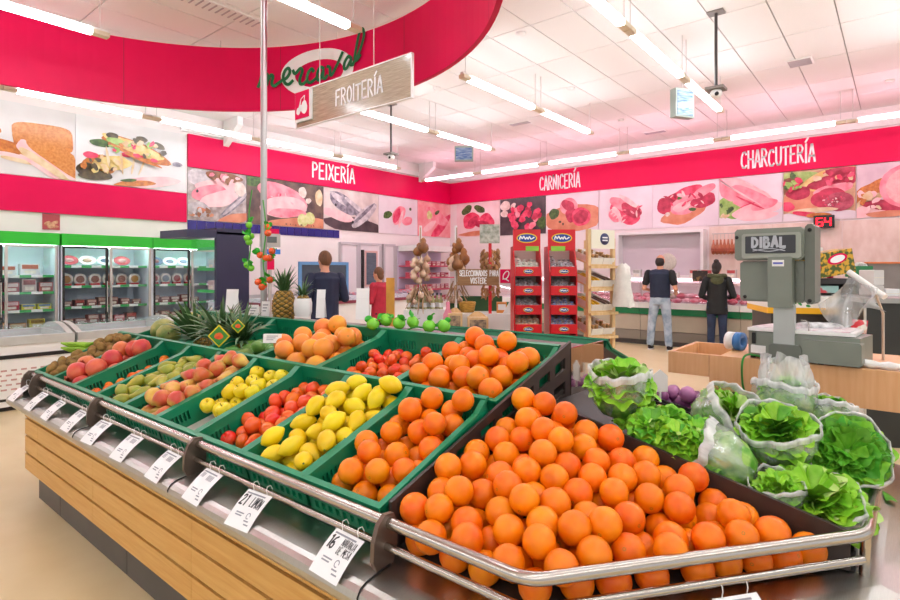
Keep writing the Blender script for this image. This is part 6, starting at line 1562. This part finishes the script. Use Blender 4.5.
# ------------------------------------------------------------------ garlic and gourmet stand in the middle
d = 5.5; Mst = cam_frame(460, d); S = d/FPX
def gx(u): return (u-460)*S
def gz(v): return CAMH-(v-HY)*S
m_gard = mat('panel_green', '#2f5a30', .5, var=.06, scale=5); m_signw = mat('plank_brown', '#8a623c', .5, col2='#a67c50', scale=6, stretch=(1, 1, 12), detail=4)
r = thing('gourmet_stand', 'white display stand with wooden plank sign in the middle of the shop', 'stand', M=Mst)
MB().bx(gx(460), gx(517), 0, .45, 0, gz(314)).build('counter', m_white, r); MB().bx(gx(403), gx(446), .05, .42, 0, gz(310)).build('side_counter', m_white, r); MB().bx(gx(444), gx(490), -.26, 0, 0, gz(328.5)).build('step', m_white, r)
MB().prism([(gx(503), gz(314)), (gx(517.5), gz(314)), (gx(517.5), gz(289))], -.05, -.03, M=Matrix.Rotation(PI/2, 4, 'X')).build('wing_panel', m_white, r); MB().bx(gx(450), gx(506), .40, .44, gz(316), gz(298)).build('back_board', m_gard, r)
pl = MB().bx(gx(457.5), gx(499), .0, .02, gz(285.5), gz(269)).build('plank', m_signw, r)
mb = MB(); fx = lambda a, b: Vector((a, -.002, b))
text(mb, 'SELECCIONADOS PARA', gx(459.5), gz(276), .055, .0085, fx, adv=.62, xs=.66); text(mb, 'VOSTEDE', gx(470.5), gz(283.5), .058, .0085, fx, adv=.62, xs=.66); mb.build('lettering', m_letter, pl)
q_ = MB().bx(gx(499), gx(512), -.012, .015, gz(284.5), gz(268.5)).build('red_square', m_white, r); MB().bx(gx(500), gx(511), -.018, -.012, gz(283), gz(269.3)).build('red_face', m_red, q_)
mb = MB(); fx = lambda a, b: Vector((a, -.021, b)); c_ = (gx(505.5), gz(276))
ribbon(mb, [(p[0]+.35*(p[1]-c_[1]), p[1]) for p in arc(c_[0], c_[1]+.008, .026, .04, 60, 420, 16)], .010, fx); ribbon(mb, [(c_[0]-.03, c_[1]-.03), (c_[0]-.005, c_[1]-.028), (c_[0]+.03, c_[1]-.05)], .010, fx); mb.build('letter_q', m_letter, q_)
MB().bx(gx(489), gx(492), .05, .08, gz(314), gz(242)).build('post_red', m_cred, r); MB().bx(gx(480), gx(500), .04, .055, gz(243), gz(224)).build('grey_card', mat('card_stone', '#8f9482', .6, col2='#c5c6b8', scale=26), r)
for nm, u in (('post_white', 419.5), ('post_white', 456)): MB().cyl((gx(u), .2, gz(310)), (gx(u), .2, gz(224)), .014, seg=8).build(nm, m_white, r)
MB().bx(gx(385), gx(393), .1, .18, 0, gz(278)).build('post_pine', mat('pine_yellow', '#d49a3a', .5, var=.08, scale=10), r)
MB().bx(gx(384), gx(460), .12, .16, .55, .60).build('cross_bar', m_pine, r)
m_bot = mat('bottle_oil', '#8a8a4a', .15, col2='#c9c39a', scale=9, rnd=.25); m_cap = mat('bottle_cap', '#26262a', .4)
bme = MB().lathe([(0, 0), (.022, 0), (.023, .01), (.023, .085), (.010, .115), (.009, .14), (0, .14)], 12).lathe([(.010, .14), (.011, .165), (0, .166)], 10, 1).lathe([(.0235, .02), (.0235, .065)], 12, 2).mesh('oil_bottle', [m_bot, m_cap, m_white])
for k in range(9):
    o = link('oil_bottle', bme); o.matrix_world = Mst @ Matrix.Translation((gx(408)+.041*k, .12+.07*(k % 2), gz(310)+.001)); tag(o, 'small oil bottle with dark cap on the white side counter', 'bottle', 'oil bottles on the stand')
o = link('pink_bottle', MB().lathe([(0, 0), (.03, 0), (.03, .09), (.012, .13), (.012, .17), (0, .17)], 12).mesh('pink_bottle', mat('bottle_pink', '#e58aa0', .3))); o.matrix_world = Mst @ Matrix.Translation((gx(446)+.02, -.1, gz(328.5)+.001)) @ Matrix.Scale(1.6, 4); tag(o, 'pink bottle at the end of the oil bottle row', 'bottle')
for k, (u0_, u1_, v0_, v1_) in enumerate(((448, 462, 308, 328), (467, 487, 312, 328))):
    q = thing('wooden_box', ('small upright wooden gift box with arched back', 'wooden gift box with scalloped arch beside the upright box')[k], 'box', M=Mst @ Matrix.Translation((0, -.2, 0)))
    a, b, z0, z1 = gx(u0_), gx(u1_), gz(328.4), gz(v0_)
    MB().bx(a, b, 0, .14, z0, z1-.04).build('box', m_pine, q); MB().bx(a+.02, b-.02, -.004, 0, z0+.02, z1-.06).build('front_print', mat('box_print', '#5c5048', .5, col2='#b59a78', scale=22), q)
    pts = [(a, z1-.06)]+[(a+(b-a)*t, z1-.05+.06*math.sin(PI*t)) for t in [k2/10 for k2 in range(11)]]+[(b, z1-.06)]; MB().prism(pts, -.155, -.14, M=Matrix.Rotation(PI/2, 4, 'X')).build('arched_back', m_pine, q)
o = link('gift_pack', MB().bx(-.05, .05, 0, .08, 0, .11).bx(-.04, .04, -.002, 0, .03, .09, 1).mesh('gift_pack', [mat('pack_orange', '#e0913a', .4), m_letter])); o.matrix_world = Mst @ Matrix.Translation((gx(503), .12, gz(314)+.001)); tag(o, 'orange and white pack on the white counter', 'package')
# hanging bunches
m_gar = mat('garlic_skin', '#d9bfa4', .5, col2='#b98f70', scale=12, stretch=(1, 1, .2), rnd=.15); m_gourd = mat('gourd_brown', '#a86e38', .45, col2='#7d4a26', scale=9, rnd=.15); m_straw = mat('straw', '#c9a27a', .7, col2='#8a6a4a', scale=20, stretch=(1, 1, .1), rnd=.2); m_chili = mat('dried_pepper', '#8a4a2c', .5, col2='#c59a62', scale=9, rnd=.25)
gar = MB().lathe([(0, -.03), (.02, -.028), (.032, -.01), (.03, .008), (.016, .024), (.006, .036), (.004, .055), (0, .056)], 12, wob=lambda a, i: 1+.06*math.cos(8*a)).mesh('bulb', m_gar)
gou = MB().lathe([(0, -.07), (.035, -.065), (.06, -.03), (.056, .01), (.03, .04), (.034, .065), (.02, .09), (.006, .1), (0, .1)], 12).mesh('gourd', m_gourd)
stw = MB().tube([(0, 0, 0), (.02, 0, -.06), (.06, 0, -.13)], [.005, .006, .002], 5).mesh('stalk', m_straw)
chl = MB().tube(catmull([(0, 0, 0), (.02, .01, -.03), (.01, -.01, -.06), (.03, 0, -.09)], 3), [.006]+[.016]*5+[.014, .01, .008, .003], 6).mesh('pepper', m_chili)
def bunch(u, label, seed, items, cat='garlic'):
    rr = random.Random(seed); r = thing('hanging_bunch', label, cat, M=Mst @ Matrix.Translation((gx(u), .13, 0)))
    for me, nm, v0_, v1_, n_, rad, sc_ in items:
        for k in range(n_):
            z = gz(v0_+(v1_-v0_)*(k+.5)/n_); a = k*2.4
            link(nm, me, r, Matrix.Translation((rad*math.cos(a), rad*math.sin(a)*.7, z)) @ Matrix.Rotation(a, 4, 'Z') @ Matrix.Rotation(rr.uniform(-.5, .5), 4, 'X') @ Matrix.Scale(sc_*rr.uniform(.85, 1.15), 4))
    MB().cyl((0, .06, gz(300)), (0, .06, gz(226)), .006, seg=5).build('cord', m_straw, r)
bunch(419.5, 'tall hanging bunch of gourd, garlic bulbs and straw left of the stand', 1, [(gou, 'gourd', 244, 252, 2, .03, .9), (gar, 'bulb', 258, 282, 16, .07, 1.15), (stw, 'stalk', 284, 296, 20, .05, 1.5), (gar, 'bulb', 292, 303, 8, .11, 1.0)])
bunch(457, 'hanging bunch of brown gourds with a garlic net behind the plank sign', 2, [(gou, 'gourd', 244, 250, 2, .02, .8), (gou, 'gourd', 256, 268, 4, .07, 1.0), (gar, 'bulb', 258, 270, 6, .05, 1.6), (stw, 'stalk', 280, 290, 12, .05, 1.2)])
bunch(491, 'hanging bunch of dried brown peppers below the grey card', 3, [(chl, 'pepper', 248, 266, 34, .07, 1.0), (chl, 'pepper', 284, 294, 12, .07, 1.0)], 'peppers')
o = MB().lathe([(0, 0), (.07, 0), (.09, .10), (.085, .11), (.065, .01), (0, .01)], 16, wob=lambda a, i: 1+.02*math.cos(16*a)).build('wicker_basket', mat('wicker', '#cf9f3c', .6, col2='#a87a2a', scale=30, stretch=(1, 1, 4))); o.matrix_world = Mst @ Matrix.Translation((gx(456)+.12, .25, gz(314)+.001)); tag(o, 'yellow wicker basket behind the gift boxes', 'basket')
for k in range(4):
    o = link('basket_garlic', gar); o.matrix_world = o.matrix_world = Mst @ Matrix.Translation((gx(456)+.035*math.cos(k*1.57), .30+.035*math.sin(k*1.57), gz(310)+.085)) @ Matrix.Scale(1.2, 4); tag(o, 'garlic bulb in the yellow wicker basket', 'garlic', 'garlic in the basket')
# ------------------------------------------------------------------ people
def rem(mb, name, m_, parent, vox=.014, it=5):
    """fuse overlapping tubes into one continuous skin"""
    tmp = bpy.data.objects.new('tmp', mb.mesh('tmp', m_)); C.objects.link(tmp)
    md = tmp.modifiers.new('r', 'REMESH'); md.mode = 'VOXEL'; md.voxel_size = vox
    ms = tmp.modifiers.new('s', 'SMOOTH'); ms.factor = .5; ms.iterations = it
    dg = bpy.context.evaluated_depsgraph_get(); dg.update()
    me = bpy.data.meshes.new_from_object(tmp.evaluated_get(dg))
    bpy.data.objects.remove(tmp)
    me.materials.clear(); me.materials.append(m_)
    me.polygons.foreach_set('use_smooth', [True]*len(me.polygons)); me.name = name
    return link(name, me, parent)
def limb(mb, pts, r, flat=None):
    mb.tube(pts, r, 12, smooth=True, flat=flat)
    for p, q in zip(pts, r): mb.ell(p, (q, q, q), 10, 6)
m_skin = mat('skin', '#d99b7c', .5, var=.05, scale=20)
def person(loc, rz, H, label, arms, legs, hair, shirt, trousers, shoes, long_coat=False, look=0, hood=None, bald=False, bun=False, sleeve=1.0, female=False):
    k = H/1.76
    r = thing('person', label, 'person', loc, rz); r.scale = (k, k, k)
    sh = .185 if female else .205
    HM = Matrix.Translation((0, .02, 1.64)) @ Matrix.Rotation(look, 4, 'Z') @ Matrix.Rotation(-.18, 4, 'X')
    b = MB()
    b.ell((0, 0, .0), (.076, .096, .115), 16, 12, M=HM); b.ell((0, .05, -.07), (.05, .05, .045), 10, 8, M=HM)
    b.ell((0, .10, -.02), (.014, .022, .025), 8, 6, M=HM)
    for s in (-1, 1): b.ell((s*.078, -.005, -.015), (.012, .022, .034), 8, 6, M=HM)
    limb(b, [(0, -.01, 1.44), (0, .01, 1.58)], [.06, .055])
    tor = [(0, 0, .93), (0, .0, 1.08), (0, -.01, 1.25), (0, -.01, 1.40), (0, -.01, 1.46)]
    tr_ = ([.165, .145, .155, .165, .09] if female else [.165, .16, .175, .19, .10])
    b.tube(tor, tr_, 16, flat=.62); b.ell(tor[0], (.165, .11, .10)); b.ell((0, -.01, 1.42), (sh, .085, .07))
    for s, A in ((-1, arms[0]), (1, arms[1])):
        P = [(s*sh, -.01, 1.41)]+[(s*abs(p[0]), p[1], p[2]) for p in A]
        limb(b, P, [.055, .043, .030])
        w = Vector(P[2]); dr = (w-Vector(P[1])).normalized(); sd = dr.cross(Vector((0, 0, 1))).normalized(); dn = sd.cross(dr)
        b.ell(w+dr*.05, (.036, .036, .03), 10, 6)
        for j in range(4):
            f0 = w+dr*.085+sd*(.027-.018*j); L_ = (.055, .065, .06, .045)[j]
            limb(b, [f0-dr*.03, f0+dr*L_*.5, f0+dr*L_-dn*.02], [.010, .009, .008])
        limb(b, [w+dr*.03-sd*s*.03, w+dr*.07-sd*s*.055, w+dr*.10-sd*s*.055], [.011, .010, .009])
    for s, Lg in ((-1, legs[0]), (1, legs[1])):
        P = [(s*.09, 0, .92), Lg[0], Lg[1]]; limb(b, P, [.085, .058, .04])
    body = rem(b, 'body', m_skin, r)
    for s in (-1, 1): MB().ell(HM @ Vector((s*.03, .088, .008)), (.013, .008, .008), 8, 6).build('eye', m_black, r)
    MB().ell(HM @ Vector((0, .092, -.062)), (.022, .008, .006), 8, 6).build('mouth', mat('lips', '#b5645a', .5), r)
    # hair
    hb = MB()
    if bald:
        hb.ell((0, -.016, -.022), (.083, .092, .10), 16, 12, M=HM)
        o = rem(hb, 'hair', hair, r, .01, 2)
        me = o.data; bm_ = bmesh.new(); bm_.from_mesh(me); IM = HM.inverted()
        bmesh.ops.delete(bm_, geom=[v for v in bm_.verts if (IM @ v.co).z > .045 or (IM @ v.co).y > .02 or (IM @ v.co).z < -.11], context='VERTS'); bm_.to_mesh(me); bm_.free()
    else:
        hb.ell((0, -.022, .022), (.088, .10, .115), 16, 12, M=HM)
        if female: hb.ell((0, -.05, -.05), (.075, .06, .08), 12, 8, M=HM)
        if bun: hb.ell((0, -.06, .13), (.05, .05, .042), 12, 8, M=HM)
        rem(hb, 'hair', hair, r, .01, 2)
    # trousers
    t = MB(); t.tube([(0, 0, .84), (0, 0, .95), (0, 0, 1.04)], [.172, .180, .168], 16, flat=.66)
    for s, Lg in ((-1, legs[0]), (1, legs[1])):
        limb(t, [(s*.09, 0, .90), Lg[0], (Vector(Lg[0])*.12+Vector(Lg[1])*.88)], [.098, .074, .066])
    o = rem(t, 'trousers', trousers, r, .012, 4)
    # top
    c = MB(); zb = .76 if long_coat else .96; e = .022 if long_coat else .012
    c.tube([(0, 0, zb), (0, 0, 1.08), (0, -.01, 1.25), (0, -.01, 1.40), (0, -.005, 1.475)], [.195 if long_coat else .182, tr_[1]+e+.01, tr_[2]+e, tr_[3]+e, .085], 18, flat=.66); c.ell((0, -.01, 1.425), (sh+.012, .10, .07))
    o = rem(c, 'coat' if long_coat else 'vest', shirt[0], r, .012, 4)
    c = MB()
    for s, A in ((-1, arms[0]), (1, arms[1])):
        P = [Vector((s*sh, -.01, 1.41))]+[Vector((s*abs(p[0]), p[1], p[2])) for p in A]
        if sleeve < .6: P2 = [P[0], P[0].lerp(P[1], .62)]; R_ = [.073, .066]
        else: P2 = [P[0], P[1], P[1].lerp(P[2], .95)]; R_ = [.078, .064, .052]
        limb(c, P2, R_)
    rem(c, 'sleeves', shirt[1], r, .012, 3)
    if hood:
        h = MB(); h.tube(catmull([(-.11, .05, 1.47), (-.13, -.05, 1.50), (0, -.12, 1.49), (.13, -.05, 1.50), (.11, .05, 1.47)], 4), .045, 10); h.ell((0, -.11, 1.42), (.12, .05, .10), 12, 8); rem(h, 'hood', hood, r, .012, 3)
    for s, Lg in ((-1, legs[0]), (1, legs[1])):
        q = Vector(Lg[1]); f = MB(); f.ell((q.x, q.y+.06, .045), (.045, .125, .045), 12, 8); f.ell((q.x, q.y-.01, .07), (.04, .05, .05), 10, 8); o = rem(f, 'shoe', shoes, r, .01, 2)
        MB().prism(blob(20, 0, .047, .13, 0, 1, q.x, q.y+.055), .001, .02).build('sole', m_white, o)
    return r
m_jl = mat('jeans_light', '#7f93a8', .8, col2='#b9c6d2', scale=7, detail=5); m_jd = mat('jeans_dark', '#26344f', .8, var=.2, scale=9); m_nvest = mat('vest_navy', '#1c2740', .7, var=.1, scale=14); m_blk = mat('cloth_black', '#16171a', .75, var=.15, scale=12); m_coat = mat('coat_black', '#14181a', .7, var=.2, scale=8); m_olive = mat('hood_olive', '#4f5236', .9, var=.2, scale=30)
m_hd = mat('hair_dark', '#2b211c', .6, var=.2, scale=40, stretch=(1, 1, .2)); m_hb = mat('hair_brown', '#6a4428', .6, var=.2, scale=40, stretch=(1, 1, .2)); m_navyc = mat('coat_navy', '#1d2440', .75, var=.15, scale=7); m_redc = mat('coat_red', '#b01a34', .7, var=.12, scale=9)
arm_f = [(.275, -.05, 1.13), (.20, .19, 1.08)]
person(at(660, 350, z=0), .05, 1.77, 'man in navy vest and faded jeans standing with his back to us', (arm_f, [(.285, -.05, 1.13), (.235, .18, 1.06)]), (((-.15, .01, .49), (-.175, -.02, .07)), ((.13, .01, .49), (.165, -.03, .07))), m_hd, (m_nvest, m_blk), m_jl, m_blk, bald=True, sleeve=.5, look=-.1)
p = at(717, d=9.75, z=0)
person(p, .25, 1.62, 'woman in black hooded coat and dark jeans facing the counter', ([(.27, -.03, 1.12), (.20, .17, 1.06)], [(.28, -.03, 1.12), (.22, .18, 1.08)]), (((-.10, .01, .49), (-.11, -.02, .07)), ((.10, .01, .49), (.11, -.02, .07))), m_hd, (m_coat, m_coat), m_jd, m_blk, long_coat=True, look=-.35, hood=m_olive, bun=True, female=True)
person(at(325, d=7.2, z=0), 1.3, 1.72, 'person in a dark navy coat seen from behind beyond the pineapple', ([(.27, -.02, 1.13), (.2, .2, 1.1)], [(.28, -.02, 1.13), (.22, .2, 1.12)]), (((-.10, .05, .49), (-.11, -.02, .07)), ((.10, .03, .49), (.11, .0, .07))), m_hb, (m_navyc, m_navyc), m_jd, m_blk, long_coat=True, look=.2)
person(at(379, d=9.0, z=0), 1.75, 1.52, 'small person with brown hair in a red coat near the fish counter', ([(.25, .0, 1.13), (.19, .2, 1.12)], [(.26, .0, 1.13), (.2, .2, 1.12)]), (((-.09, .02, .49), (-.1, -.02, .07)), ((.09, .02, .49), (.1, .0, .07))), m_hb, (m_redc, m_redc), m_blk, m_blk, long_coat=True, look=.1, female=True)
